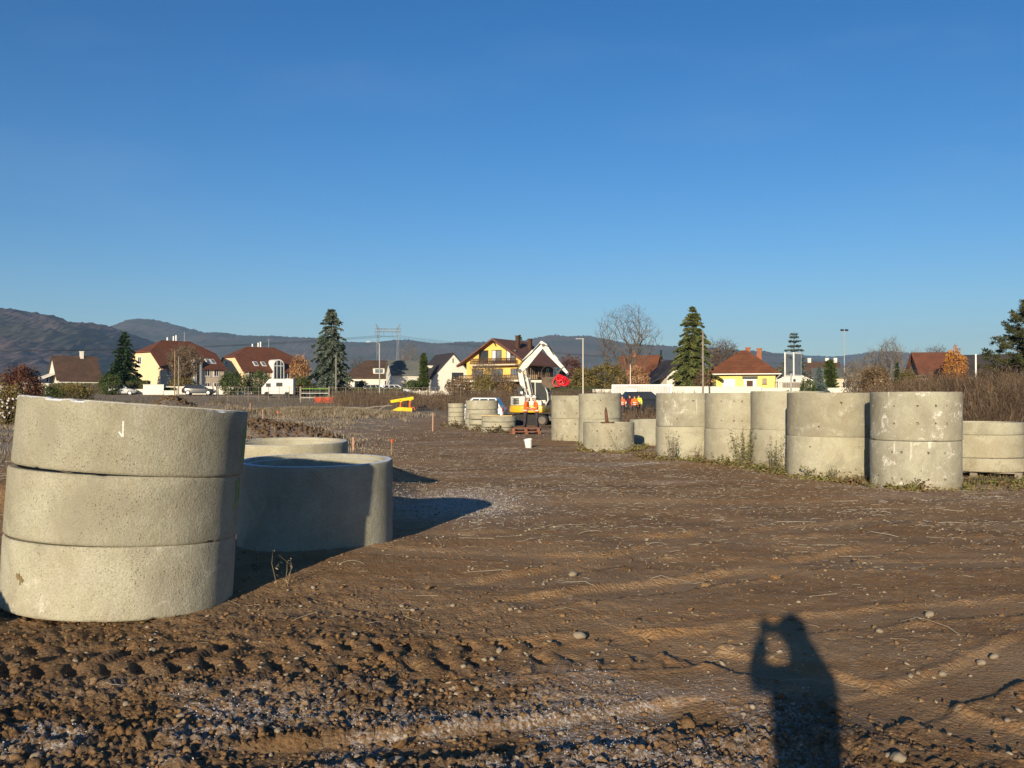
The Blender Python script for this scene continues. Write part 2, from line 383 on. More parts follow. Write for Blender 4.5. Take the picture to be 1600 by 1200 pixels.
def soil():
    t = NT('soil'); p = t.geo('Position')
    fr = t.attr('frost'); gr = t.attr('grass')
    base = t.mix(t.rng(t.noise(p, .55, 5, .6), .35, .66), (.360, .207, .094), (.285, .162, .072))
    base = t.mix(t.rng(t.noise(p, 5.5, 5, .65), .42, .66, 0, .7), base, (.37, .25, .14))
    base = t.mix(t.rng(t.noise(p, 24, 5, .7), .48, .70, 0, .65), base, (.19, .11, .055))
    base = t.mix(t.rng(t.noise(t.mapping(p, (1, 1, 1)), 90, 3, .7), .55, .75, 0, .5), base, (.34, .245, .145))
    base = t.mix(t.rng(t.noise(t.mapping(p, (.35, 1.0, 1)), .9, 6, .68), .44, .62, 0, .55), base, (.40, .27, .155))
    base = t.mix(t.rng(t.noise(t.mapping(p, (.5, 1.3, 1), (7, 3, 0)), .7, 6, .68), .48, .66, 0, .55), base, (.17, .10, .052))
    # small pale grit and straw crumbs
    g = t.math('MULTIPLY', t.rng(t.voro(p, 24), .13, .22, 1, 0), t.rng(t.noise(p, 2.6, 4), .40, .58))
    base = t.mix(t.math('MULTIPLY', g, .85), base, (.50, .41, .28))
    g2 = t.math('MULTIPLY', t.rng(t.voro(t.mapping(p, (5, 9, 5)), 1.0), .10, .2, 1, 0), t.rng(t.noise(p, .9, 4), .40, .65))
    base = t.mix(t.math('MULTIPLY', g2, .6), base, (.48, .40, .28))
    # stubble and withered turf further out
    tur = t.mix(t.rng(t.noise(p, 1.7, 6, .7), .35, .65), (.19, .135, .072), (.29, .22, .125))
    tur = t.mix(t.rng(t.noise(t.mapping(p, (.25, 1.1, 1)), 1.3, 5, .7), .5, .7, 0, .6), tur, (.085, .075, .035))
    base = t.mix(t.math('MULTIPLY', gr, t.rng(t.noise(p, 6, 5, .7), .3, .6, .35, 1)), base, tur)
    base = t.mix(t.math('MULTIPLY', t.attr('packed'), .3), base, (.33, .235, .145))
    base = t.mix(t.math('MULTIPLY', t.attr('damp'), .62), base, (.075, .048, .027))      # freshly churned, still damp
    # hoar frost crystals
    ff = t.math('MULTIPLY', fr, t.math('MULTIPLY', t.rng(t.noise(p, 42, 5, .75), .45, .60), t.rng(t.noise(p, 7.5, 4, .7), .30, .50)))
    base = t.mix(t.math('MULTIPLY', ff, .9), base, (.66, .66, .66))
    t.col(base); t.b.inputs['Roughness'].default_value = .95; t.b.inputs['Specular IOR Level'].default_value = .12
    h = t.math('ADD', t.math('MULTIPLY', t.noise(p, 60, 6, .75), .8), t.math('SUBTRACT', t.math('MULTIPLY', t.noise(p, 13, 5, .65), 1.3), t.math('MULTIPLY', t.voro(p, 38), .6)))
    t.bump(h, .9, .018)
    return t.m

M = {}
M['concrete'] = concrete(); M['soil'] = soil()
M['stone'] = pm('stone', (.33, .28, .21), (.24, .195, .14), 18, .85, 0, .4, 60)
M['clod'] = pm('clod', (.150, .096, .055), (.095, .060, .035), 6, .95, 0, .6, 40)
M['pale_straw'] = pm('pale_straw', (.46, .40, .30), (.34, .27, .18), 2, .9)
M['frosty_straw'] = pm('frosty_straw', (.50, .46, .40), (.34, .29, .22), 3, .9)
M['white_paint'] = pm('white_paint', (.78, .78, .75), (.70, .70, .67), 2, .45, fine=.06)
M['chalk'] = pm('chalk', (.80, .79, .74), (.6, .58, .52), 40, .9)
M['rust_stain'] = pm('rust_stain', (.24, .19, .10), (.14, .10, .045), 22, .9)
M['green_spray'] = pm('green_spray', (.20, .40, .07), (.13, .26, .06), 25, .8)
M['white_wall'] = pm('white_wall', (.70, .67, .59), (.64, .61, .54), .5, .9, fine=.06)
M['cream_wall'] = pm('cream_wall', (.80, .62, .38), (.73, .56, .34), .5, .9, fine=.06)
M['beige_wall'] = pm('beige_wall', (.62, .51, .38), (.54, .44, .33), .5, .9, fine=.06)
M['yellow_wall'] = pm('yellow_wall', (.78, .54, .15), (.72, .49, .13), .4, .9, fine=.06)
M['lemon_wall'] = pm('lemon_wall', (.82, .66, .22), (.76, .60, .19), .4, .9, fine=.06)
M['pink_wall'] = pm('pink_wall', (.62, .36, .27), (.55, .31, .23), .4, .9)
M['old_wall'] = pm('old_wall', (.34, .29, .23), (.26, .22, .18), .5, .9)
def roofmat(name, a, b, c):
    t = NT(name)
    k = t.mix(t.rng(t.noise(t.obj, .9, 6, .7), .35, .65), a, b)
    k = t.mix(t.rng(t.noise(t.obj, 6, 4, .7), .5, .72, 0, .7), k, c)
    w = t.n.new('ShaderNodeTexWave'); w.bands_direction = 'Z'; t.l.new(t.obj, w.inputs['Vector']); w.inputs['Scale'].default_value = 1.4; w.inputs['Distortion'].default_value = .6
    t.col(k); t.bump(w.outputs['Fac'], .6, .05); t.b.inputs['Roughness'].default_value = .85
    return t.m
M['red_roof'] = roofmat('red_roof', (.150, .058, .034), (.105, .042, .027), (.20, .09, .052))
M['rust_roof'] = roofmat('rust_roof', (.20, .075, .036), (.135, .052, .028), (.08, .04, .026))
M['brown_roof'] = roofmat('brown_roof', (.10, .060, .040), (.065, .042, .032), (.16, .11, .08))
M['maroon_roof'] = roofmat('maroon_roof', (.17, .082, .060), (.13, .062, .046), (.21, .11, .085))
M['slate_roof'] = roofmat('slate_roof', (.055, .048, .050), (.040, .036, .040), (.09, .08, .08))
M['grey_roof'] = roofmat('grey_roof', (.13, .14, .13), (.10, .11, .10), (.17, .17, .15))
M['dark_wood'] = pm('dark_wood', (.085, .045, .025), (.055, .030, .018), 2, .7)
M['wood'] = pm('wood', (.30, .21, .12), (.20, .14, .085), 6, .85, 0, .3)
M['yellow_wood'] = pm('yellow_wood', (.62, .46, .22), (.5, .36, .16), 5, .8)
M['grey_wood'] = pm('grey_wood', (.30, .26, .21), (.20, .17, .14), 5, .9, 0, .3)
M['red_wood'] = pm('red_wood', (.26, .115, .070), (.18, .08, .05), 6, .85)
M['brick'] = pm('brick', (.34, .14, .075), (.24, .09, .05), 4, .9)
def glass(name, c, rough=.08):
    t = NT(name); t.col(t.mix(t.noise(t.obj, 1.1, 2), c, tuple(x * .4 for x in c)))
    t.b.inputs['Roughness'].default_value = rough; t.b.inputs['Specular IOR Level'].default_value = .6
    return t.m
M['glass'] = glass('glass', (.045, .055, .065)); M['grey_glass'] = glass('grey_glass', (.20, .23, .26), .15)
M['steel'] = pm('steel', (.42, .43, .44), (.33, .34, .35), 3, .45, .7)
M['galv'] = pm('galvanised', (.40, .41, .41), (.31, .32, .32), 2, .6, .3)
M['pylon_steel'] = pm('pylon_steel', (.26, .29, .32), (.20, .23, .26), .2, .6, .2)
M['black_rubber'] = pm('black_rubber', (.022, .022, .023), (.035, .032, .03), 6, .8)
M['black'] = pm('black_metal', (.025, .026, .028), (.04, .04, .04), 4, .5)
M['machine_white'] = pm('machine_white', (.70, .68, .60), (.58, .55, .47), 1.4, .4, 0, 0, spec=.5)
M['machine_yellow'] = pm('machine_yellow', (.78, .47, .02), (.66, .38, .02), 1.5, .4, spec=.5)
M['machine_grey'] = pm('machine_grey', (.10, .10, .10), (.15, .12, .09), 2, .6)
M['muddy_steel'] = pm('muddy_steel', (.145, .105, .075), (.09, .07, .055), 3, .75, .2)
M['rust'] = pm('rust', (.17, .085, .045), (.09, .05, .03), 5, .85, .2, .3)
M['red_plastic'] = pm('red_plastic', (.70, .018, .03), (.55, .012, .02), 3, .4, spec=.5)
M['car_white'] = pm('car_white', (.74, .75, .76), (.70, .71, .72), .8, .25, 0, 0, spec=.6, fine=.03)
M['car_silver'] = pm('car_silver', (.36, .37, .38), (.33, .34, .35), .8, .4, .2, fine=.03)
M['car_dark'] = pm('car_dark', (.035, .04, .048), (.03, .034, .04), .8, .25, .2, spec=.6, fine=.03)
M['van_white'] = pm('van_white', (.60, .60, .59), (.54, .54, .53), .8, .4, fine=.05)
M['tail_red'] = pm('tail_red', (.40, .02, .02), None, 3, .3)
M['lamp_clear'] = pm('lamp_clear', (.7, .7, .7), None, 3, .15)
M['hivis_orange'] = pm('hivis_orange', (.90, .17, .025), (.80, .14, .02), 7, .75)
M['hivis_yellow'] = pm('hivis_yellow', (.70, .80, .06), (.62, .70, .05), 7, .75)
M['reflective'] = pm('reflective', (.70, .70, .68), None, 9, .4)
M['navy_cloth'] = pm('navy_cloth', (.040, .036, .042), (.06, .05, .055), 8, .9)
M['maroon_cloth'] = pm('maroon_cloth', (.12, .02, .03), (.09, .016, .024), 8, .9)
M['skin'] = pm('skin', (.52, .33, .24), (.48, .29, .21), 12, .6)
M['hair'] = pm('hair', (.05, .035, .025), None, 30, .7)
M['boots'] = pm('boots', (.05, .035, .025), None, 9, .8)
M['bucket_white'] = pm('bucket_white', (.82, .81, .77), (.74, .72, .66), 5, .5)
M['frame_yellow'] = pm('frame_yellow', (.80, .58, .02), (.70, .48, .02), 2, .5)
M['frame_orange'] = pm('frame_orange', (.62, .14, .03), (.5, .1, .02), 3, .6)
M['orange_net'] = pm('orange_net', (.55, .07, .025), (.45, .06, .025), 3, .7)
M['stake_pink'] = pm('stake_pink', (.62, .36, .26), (.50, .30, .2), 9, .8)
M['stake_red'] = pm('stake_red', (.80, .12, .05), None, 9, .7)
# vegetation
M['bark'] = pm('bark', (.105, .080, .058), (.070, .052, .038), 3, .95, 0, .5)
M['walnut_bark'] = pm('walnut_bark', (.15, .125, .10), (.10, .085, .07), 3, .95)
M['pale_bark'] = pm('pale_bark', (.20, .165, .125), (.14, .115, .09), 2, .95)
M['fir'] = leafmat('fir_needles', (.020, .045, .020), (.040, .070, .030), (.012, .026, .014))
M['spruce'] = leafmat('frosted_spruce_needles', (.085, .115, .085), (.15, .175, .14), (.045, .066, .045))
M['gold_spruce'] = leafmat('olive_spruce_needles', (.105, .125, .036), (.175, .185, .065), (.055, .072, .026))
M['blue_spruce'] = leafmat('blue_spruce_needles', (.09, .135, .125), (.15, .20, .19), (.05, .08, .075))
M['pine'] = leafmat('pine_needles', (.055, .062, .022), (.095, .100, .040), (.026, .032, .014), .5)
M['cypress'] = leafmat('cypress_leaves', (.050, .075, .018), (.085, .115, .032), (.028, .042, .012))
M['hedge'] = leafmat('hedge_leaves', (.050, .075, .020), (.085, .115, .034), (.032, .046, .014))
M['autumn'] = leafmat('autumn_leaves', (.30, .16, .070), (.42, .25, .13), (.20, .10, .05))
M['orange_autumn'] = leafmat('orange_autumn_leaves', (.40, .17, .035), (.52, .25, .06), (.24, .10, .03))
M['olive'] = leafmat('olive_autumn_leaves', (.125, .105, .032), (.22, .165, .055), (.065, .058, .022))
M['russet'] = leafmat('russet_leaves', (.10, .038, .026), (.16, .07, .04), (.055, .024, .02))
M['brown_leaf'] = leafmat('brown_leaves', (.15, .10, .055), (.22, .15, .085), (.08, .055, .032))
M['scrub'] = leafmat('withered_stems', (.125, .086, .056), (.205, .148, .098), (.08, .055, .037), .35)
M['scrub_olive'] = leafmat('withered_olive_stems', (.125, .10, .056), (.20, .16, .10), (.08, .064, .038), .35)
M['weed'] = leafmat('weed_leaves', (.13, .135, .055), (.22, .20, .10), (.085, .085, .038), 2)
M['cover'] = leafmat('ground_cover_leaves', (.10, .125, .035), (.24, .20, .075), (.15, .09, .05), 2)
M['dry_grass'] = leafmat('dry_grass_blades', (.22, .175, .115), (.34, .29, .215), (.13, .10, .06), .8)
M['frost_grass'] = leafmat('frosted_grass_blades', (.20, .16, .11), (.33, .29, .225), (.12, .09, .055), .8)
M['bloom'] = pm('pale_bloom', (.70, .68, .64), (.55, .52, .46), 6, .9)
# ------------------------------------------------------------------ ground
def build_ground():
    az = np.concatenate([np.linspace(-180, -46, 36, endpoint=False), np.linspace(-46, 46, 800), np.linspace(46, 180, 37)[1:]])
    az = np.radians(az)
    s = np.linspace(1.7 ** -.5, 75 ** -.5, 520)
    r = np.concatenate([[.02, .3, .6, .9, 1.1], s ** -2.0, np.geomspace(78, 9000, 50)])
    Rr, A = np.meshgrid(r, az, indexing='ij')
    x = Rr * np.sin(A); y = Rr * np.cos(A)
    z = macro(x, y) + micro(x, y)
    z = np.where(Rr > 300, 2.4 * sstep(45, 120, y / K), z)
    V = np.stack([x, y, z], -1).reshape(-1, 3)
    nr, na = Rr.shape
    i = np.arange(nr * na).reshape(nr, na)
    F = np.stack([i[:-1, :-1], i[:-1, 1:], i[1:, 1:], i[1:, :-1]], -1).reshape(-1, 4)[:, ::-1]
    fr = frost_mask(x, y).ravel()
    pk = (packed_mask(x, y) * (.7 + .4 * gnoise(x / .8, y / .8, 64))).clip(0, 1).ravel()
    damp = np.clip(sstep(.3, .8, rough_mask(x, y)) * (.75 + .35 * gnoise(x / .5, y / .5, 63)), 0, 1).ravel()
    y = y / K
    nn = fbm(x / 6, y / 2.2, 4, 61, .6)
    gr = np.maximum(sstep(44, 60, y + 5 * nn - .1 * np.abs(x)) * .9, sstep(-5, -11, x + 2 * nn) * sstep(14, 22, y))
    gr = np.maximum(gr, .75 * sstep(.40, .55, x / np.maximum(y, 1)) * sstep(14, 22, y))
    track = np.exp(-((y - 46 + .1 * x) / 5) ** 2) * sstep(po(560, 46), po(600, 46), x) * (1 - sstep(po(850, 46), po(900, 46), x))
    gr = np.clip(gr * (1 - .85 * track), 0, 1).ravel()
    o = link('ground', np_mesh('ground', V, F, M['soil'], True, {'frost': fr, 'grass': gr, 'damp': damp, 'packed': pk}))
    props(o, kind='structure')
build_ground()

# ------------------------------------------------------------------ hills
def hillmat(name, a, b, c, field=None):
    t = NT(name); p = t.geo('Position')
    k = t.mix(t.rng(t.noise(p, .0035, 5, .6), .42, .60), a, b)
    k = t.mix(t.rng(t.noise(p, .045, 6, .8), .40, .62, 0, .8), k, c)
    if field is not None: k = t.mix(t.attr('field'), k, field)
    t.col(k); t.b.inputs['Roughness'].default_value = 1; t.b.inputs['Specular IOR Level'].default_value = 0
    return t.m
def hill(name, D, prof, width, mat, seed, tree_h, fields=False):
    u = np.array([p[0] for p in prof], float); v = np.array([p[1] for p in prof], float)
    uu = np.linspace(u[0], u[-1], 900)
    vv = np.interp(uu, u, v) + 3.5
    k = np.ones(9) / 9; vv = np.convolve(np.pad(vv, 4, mode='edge'), k, 'valid')
    crest = CH + (HZ - vv) / FPX * D
    tt = np.concatenate([np.linspace(0, 1, 44), np.linspace(1.06, 1.6, 8)])          # foot .. crest .. far side
    T, U = np.meshgrid(tt, uu, indexing='ij')
    C = np.broadcast_to(crest, T.shape)
    y = D - width * (1 - T)
    x = (U - 800) / FPX * D * (1 - .10 * (1 - np.minimum(T, 1)))
    sh = np.where(T <= 1, np.sin(np.clip(T, 0, 1) * math.pi / 2) ** 1.35, 1 - .9 * sstep(1, 1.6, T))
    rid = fbm(x / 420, y / 520, 5, seed, .55)
    z = C * sh * (1 + .045 * rid * np.sin(np.clip(T, 0, 1) * math.pi)) + tree_h * (np.abs(gnoise(x / 14, y / 14, seed + 9)) + .5 * gnoise(x / 90, y / 90, seed + 3)) * sstep(0.02, .1, sh)
    z = z - 8 * (T <= 0) + 1.0
    V = np.stack([x, y, z], -1).reshape(-1, 3)
    i = np.arange(T.size).reshape(T.shape)
    F = np.stack([i[:-1, :-1], i[:-1, 1:], i[1:, 1:], i[1:, :-1]], -1).reshape(-1, 4)
    at = {}
    if fields:
        fu = px(10, D)
        at['field'] = (sstep(.15, .45, gnoise(x / 260, y / 200, 71) + .6 * bump(x, z, px(20, D), D * 55 / FPX, 130, 60)) * (1 - sstep(D * 62 / FPX, D * 80 / FPX, z)) * (1 - sstep(px(55, D), px(80, D), x))).ravel()
    o = link(name, np_mesh(name, V, F, mat, True, at)); props(o, kind='structure')
hill('hill', 3000, [(-900, 560), (-500, 520), (-250, 500), (-60, 487), (0, 490), (40, 488), (60, 489), (82, 495), (108, 503), (140, 508), (165, 510), (195, 517), (212, 524), (230, 538), (262, 560), (300, 590), (340, 612)], 1500,
     hillmat('wooded_hill', (.20, .145, .135), (.075, .085, .070), (.085, .07, .055), (.40, .36, .22)), 81, 15, True)
hill('hill', 5600, [(-300, 570), (60, 540), (150, 530), (190, 517), (215, 507), (232, 501), (240, 500), (262, 503), (290, 511), (320, 519), (340, 523), (352, 521), (362, 520), (378, 524), (450, 526), (500, 530), (560, 536), (600, 535), (612, 532), (632, 531), (650, 532), (665, 536), (690, 537), (722, 535), (760, 536), (830, 531), (850, 525), (870, 524), (912, 526), (945, 531), (990, 538), (1050, 542), (1110, 545), (1160, 549), (1200, 552), (1300, 575), (1400, 600), (1480, 616)], 2200,
     hillmat('far_wooded_hill', (.10, .09, .075), (.035, .065, .04), (.12, .09, .075)), 91, 14)
hill('hill', 8200, [(700, 600), (900, 560), (1100, 556), (1180, 554), (1220, 553), (1290, 556), (1330, 553), (1352, 549), (1372, 547), (1395, 549), (1430, 554), (1480, 556), (1560, 557), (1700, 559), (2000, 556), (2400, 562), (2800, 600)], 2400,
     hillmat('distant_hill', (.055, .055, .05), (.03, .045, .04), (.07, .06, .055)), 101, 16)

def haze():
    t = bpy.data.materials.new('haze'); t.use_nodes = True; n = t.node_tree.nodes; n.clear()
    o = n.new('ShaderNodeOutputMaterial'); v = n.new('ShaderNodeVolumePrincipled')
    v.inputs['Color'].default_value = (.42, .66, 1.0, 1); v.inputs['Density'].default_value = HAZE; v.inputs['Anisotropy'].default_value = .0
    t.node_tree.links.new(v.outputs[0], o.inputs['Volume'])
    b = MB().b2(-9600, 9600, -9600, 11500, -12, 760).build('haze', t); props(b, kind='stuff')
HAZE = 7.8e-5
haze()

# ------------------------------------------------------------------ concrete rings
def ring_mesh(name, Ro, H, wall, n=112, holes=(), lip=.045, seed=0, chip=1.0, step=True, bv=.014):
    """precast shaft ring: outer wall with optional cast-in holes, bevelled rims, stepped joint, inner wall"""
    g = np.random.default_rng(seed)
    nz = max(3, int(round(H / .055)))
    prof = [(Ro - bv, 0), (Ro - .003, .006 + bv * .3)] + [(Ro, .016 + bv * .4 + (H - .032 - bv * .8) * i / nz) for i in range(nz + 1)] + [(Ro - .003, H - .006 - bv * .3), (Ro - bv, H)]
    o1 = len(prof)
    if step: prof += [(Ro - wall * .55, H), (Ro - wall * .55 - .008, H - lip), (Ro - wall + .006, H - lip), (Ro - wall, H - lip - .01)]
    else: prof += [(Ro - wall + .012, H), (Ro - wall, H - .012)]
    prof += [(Ro - wall, H * .66), (Ro - wall, H * .33), (Ro - wall, .0)]
    m = len(prof)
    V = np.zeros((m, n, 3)); th = np.arange(n) * 2 * math.pi / n
    for i, (r, z) in enumerate(prof):
        rr = r + .0022 * gnoise(th * 3 + seed, np.full(n, z * 4.0), 111) * (1 if i < o1 else .5)
        zz = np.full(n, z)
        e = min(abs(z), abs(H - z))
        if e < .02 and i < o1 + 2:
            c = np.clip(gnoise(th * 11 + seed * 3.1, np.full(n, 1.7 if z < H / 2 else 8.3), 112) - .38, 0, 1) * .045 * chip
            rr = rr - c; zz = zz + np.where(z < H / 2, c * .7, -c * .7)
        V[i, :, 0] = rr * np.cos(th); V[i, :, 1] = rr * np.sin(th); V[i, :, 2] = zz
    v = [tuple(p) for p in V.reshape(-1, 3)]
    hole = {}
    for (a, z) in holes:
        i = 2 + int(np.clip((z - .016) / (H - .032) * nz, 1, nz - 2)); k = int(round(a / 360 * n)) % n; hole[(i, k)] = 1
    f = []
    for i in range(m):
        j = (i + 1) % m
        for k in range(n):
            q = (k + 1) % n
            c = (i * n + k, i * n + q, j * n + q, j * n + k)
            if (i, k) not in hole: f.append(c); continue
            ctr = Vector([sum(v[t][d] for t in c) / 4 for d in range(3)])
            ctr += Vector((0, 0, g.uniform(-.006, .006)))
            nrm = Vector((ctr.x, ctr.y, 0)).normalized(); tan = Vector((-nrm.y, nrm.x, 0)); up = Vector((0, 0, 1))
            hr = g.uniform(.017, .026); b = len(v)
            dirs = [(math.cos(R(225 + 45 * s)), math.sin(R(225 + 45 * s))) for s in range(8)]
            for depth, sc in ((0, g.uniform(1, 1.25)), (-.075, .8)):
                for (cx, cz) in dirs:
                    jt = 1 + .16 * g.uniform(-1, 1)
                    v.append(tuple(ctr + tan * cx * hr * sc * jt + up * cz * hr * sc * jt + nrm * depth))
            f.append((c[0], b + 0, b + 7)); 
            f.append((c[0], c[1], b + 2, b + 1, b + 0)); f.append((c[1], c[2], b + 4, b + 3, b + 2))
            f.append((c[2], c[3], b + 6, b + 5, b + 4)); f.append((c[3], c[0], b + 7, b + 6))
            for s in range(8): f.append((b + s, b + (s + 1) % 8, b + 8 + (s + 1) % 8, b + 8 + s))
            f.append(tuple(b + 8 + s for s in range(8)))
    mb = MB(); mb.v, mb.f = v, f
    return mb.mesh(name, M['concrete'], smooth=True)
def place_ring(me, x, y, z, label, group, rot=0.0, tilt=None, warmth=.6, white=.3, frost=.0, tone=1.0):
    o = link('concrete_ring', me); o.location = (x, y, z)
    o.rotation_euler = (0, 0, R(rot))
    if tilt is not None: o.rotation_euler = (Matrix(tilt) @ Matrix.Rotation(R(rot), 3, 'Z')).to_euler()
    o['warmth'] = float(warmth); o['whiteness'] = float(white); o['frost'] = float(frost); o['tone'] = float(tone); o['mud'] = 1.0 if label.startswith(('lower', 'lowest', 'plain', 'pale')) else 0.0
    return props(o, label, 'concrete ring', group)
G1 = 'concrete rings of the leaning stack'; G2 = 'single concrete rings on the soil'; G3 = 'concrete rings stacked in the right-hand row'; G4 = 'concrete rings stacked by the excavator'

# leaning stack of three, left foreground
LX, LY = -3.245, 7.98
def tiltm(deg, toward=0.0):
    ax = Vector((math.sin(R(-22)), math.cos(R(-22)), 0))     # roll about the line of sight to the stack
    return Matrix.Rotation(R(deg), 3, ax) @ Matrix.Rotation(R(toward), 3, 'X')
ra = ring_mesh('well_ring', .895, .535, .12, 144, seed=3, chip=1.4)
rb = ring_mesh('well_ring_mid', .90, .525, .12, 144, seed=4, chip=1.0)
rc = ring_mesh('well_ring_low', .895, .55, .12, 144, seed=5, chip=.6)
t1 = tiltm(3.0); up1 = t1 @ Vector((0, 0, 1))
b0 = Vector((LX, LY, -.012))
stack = []
for i, (me, lab, w, wh, ex) in enumerate(((rc, 'bottom ring of the leaning concrete stack, pale, with a rust spot', .50, .30, 0), (rb, 'middle ring of the leaning concrete stack', .55, .12, 0), (ra, 'top ring of the leaning concrete stack, marked with a white tick', .66, .05, 1.1))):
    p = b0 + up1 * (0, .553, 1.085)[i] + Vector(((0, .0, .025)[i], 0, 0))
    tl = tiltm((2.6, 3.5, 4.7)[i])
    o = place_ring(me, *p, lab, G1, rot=40 * i, tilt=tl, warmth=w, white=wh, frost=1.0 if i == 2 else .0, tone=(1.10, .98, .86)[i])
    stack.append((o, tl, p))
def on_ring(idx, ang, z, Ro=.895):
    """point on the outer wall, angle measured in the ground plane from +x"""
    o, tl, p = stack[idx]
    return p + tl @ Vector(((Ro + .003) * math.cos(R(ang)), (Ro + .003) * math.sin(R(ang)), z))
def wall_patch(idx, strokes, name, mat, Ro=.895):
    o, tl, p = stack[idx]; mb = MB()
    for pts, w in strokes:
        for (a0, z0), (a1, z1) in zip([(a - 6.8, z) for a, z in pts], [(a - 6.8, z) for a, z in pts[1:]]):
            n = 4
            for s in range(n):
                q = []
                for tt in (s / n, (s + 1) / n):
                    a, z = a0 + (a1 - a0) * tt, z0 + (z1 - z0) * tt
                    dx, dz = (a1 - a0) * math.pi / 180 * Ro, z1 - z0; L = math.hypot(dx, dz) or 1
                    oa, oz = -dz / L * w / 2 / Ro * 180 / math.pi, dx / L * w / 2
                    for e in (1, -1):
                        aa, zz = a + e * oa * rnd.uniform(.8, 1.15), z + e * oz
                        q.append(Vector(((Ro + .0035) * math.cos(R(aa)), (Ro + .0035) * math.sin(R(aa)), zz)))
                q2 = [v * (1) - Vector((v.x, v.y, 0)).normalized() * .006 for v in q]
                mb.add(q + q2, [(0, 2, 3, 1), (4, 5, 7, 6), (0, 1, 5, 4), (2, 6, 7, 3), (0, 4, 6, 2), (1, 3, 7, 5)])
    ob = mb.build(name, mat, o)
    rz = Matrix.Rotation(-(40 * idx) * math.pi / 180, 4, 'Z'); ob.matrix_local = rz
    return ob
# view angle of the stack centre is about 299 degrees in the ground plane (facing the lens)
wall_patch(2, [([(292.5, .40), (293, .285)], .013), ([(291.0, .32), (292.7, .285)], .011)], 'tick_mark', M['chalk'])
wall_patch(2, [([(369, .40), (369.5, .12)], .03)], 'green_spray_mark', M['green_spray']); wall_patch(2, [([(374, .43), (375, .2)], .02)], 'green_spray_mark', M['green_spray'])
wall_patch(1, [([(367, .48), (368, .24)], .03)], 'green_spray_mark', M['green_spray'], .90); wall_patch(1, [([(373, .5), (373.5, .3)], .02)], 'green_spray_mark', M['green_spray'], .90)
wall_patch(0, [([(243, .30), (246, .285), (249, .26)], .028), ([(244, .275), (248, .29)], .02), ([(245.5, .315), (247, .23)], .016)], 'rust_stain', M['rust_stain'])
# single rings behind it
rs1 = ring_mesh('shaft_ring', .88, 1.0, .135, 144, seed=8, chip=.6)
rs2 = ring_mesh('shaft_ring_b', .92, .55, .14, 128, seed=9)
place_ring(rs1, -2.265, 11.12, -.06, 'single concrete ring standing half in the shadow of the leaning stack', G2, 10, Matrix.Rotation(R(1.5), 3, 'X'), .12, .05, 1)
place_ring(rs2, px(452, 15.2), 15.2, .42, 'single concrete ring mostly hidden behind the shaded ring', G2, 70, Matrix.Rotation(R(1.6), 3, 'X'), .75, .05, .7)

# the right-hand row
holesA = [(11 + 360 / 16 * k + (4 if k % 3 else -3), z) for k in range(16) for z in (.20, .70)]
rp = ring_mesh('seepage_ring', .875, .905, .12, 112, holesA, seed=12)
rp2 = ring_mesh('seepage_ring_b', .875, .905, .12, 112, [(a + 9, z - .05 if z > .5 else z + .09) for a, z in holesA[::1]], seed=13, chip=1.3)
rp3 = ring_mesh('seepage_ring_c', .875, .905, .12, 112, [(a + 17, z) for a, z in holesA[::3]], seed=14)
rq = ring_mesh('plain_ring', .875, .905, .12, 112, seed=15)
row = [ # u, d, lower mesh, upper mesh, looks, size
    (1429.5, 13.80, rp, rp2, 0.935, 'nearest stack in the right-hand row', 'limescaled', (20, 0), (.30, .9), (.42, 1.0)),
    (1294.5, 15.30, rp3, rp3, .995, 'second nearest stack of the right-hand row', 'weathered', (35, 8), (.75, .25), (.85, .55)),
    (1229, 17.3, rq, rq, .98, 'plain third stack of the right-hand row', 'smooth', (0, 60), (.6, .2), (.7, .0)),
    (1153, 18.55, rq, rp, .98, 'fourth stack of the right-hand row behind a tall weed', 'pitted', (10, 52), (.7, .15), (.75, .25)),
    (1073, 19.9, rq, rp3, .975, 'farthest stack of the right-hand row with dry grass before it', 'smeared', (80, 12), (.75, .1), (.4, .8)),
]
for (u, d, lo, hi, sc, where, look, rots, l1, l2) in row:
    d = (d - .87) * K + .87; x = px(u, d); z0 = gz(x, d) - .03
    lean = rnd.uniform(-.5, .5)
    T = Matrix.Rotation(R(lean), 3, 'Y')
    tn = rnd.uniform(.93, 1.07)
    a = place_ring(lo, x, d, z0, 'lower concrete ring of the ' + where, G3, rots[0], T, *l1)
    b = place_ring(hi, x + .01 + lean * .012, d - .005, z0 + .905 * 1.0 + .006, look + ' upper ring of the ' + where, G3, rots[1], Matrix.Rotation(R(lean + rnd.uniform(-.5, .5)), 3, 'X'), *l2)
    for o in (a, b): o.scale = (sc, sc, 1.0)
    a['tone'] = 1.05; b['tone'] = tn * .97
# the pair and the single ring further back
rf1 = ring_mesh('seepage_ring_d', .84, .89, .12, 112, [(a + 3, z) for a, z in holesA], seed=17)
rf2 = ring_mesh('seepage_ring_e', .775, .93, .11, 112, [(a + 14, z) for a, z in holesA], seed=18)
d = ((28.1) - .87) * K + .87; x = px(895, d); z0 = gz(x, d) - .05
place_ring(rf1, x, d, z0, 'lower concrete ring of the tall stack right of the excavator', G3, 5, None, .6, .25)
place_ring(rf1, x, d, z0 + .895, 'upper concrete ring of the tall stack right of the excavator, dotted with holes', G3, 31, None, .6, .1)
d = ((26.3) - .87) * K + .87; x = px(937, d); z0 = gz(x, d) - .04
place_ring(rf2, x, d, z0, 'lower ring of the stack behind the ring with a post on it', G3, 5, None, .6, .2)
place_ring(rf2, x + .02, d, z0 + .935, 'upper ring of the stack behind the ring with a post on it', G3, 40, Matrix.Rotation(R(-1.0), 3, 'Y'), .55, .1)
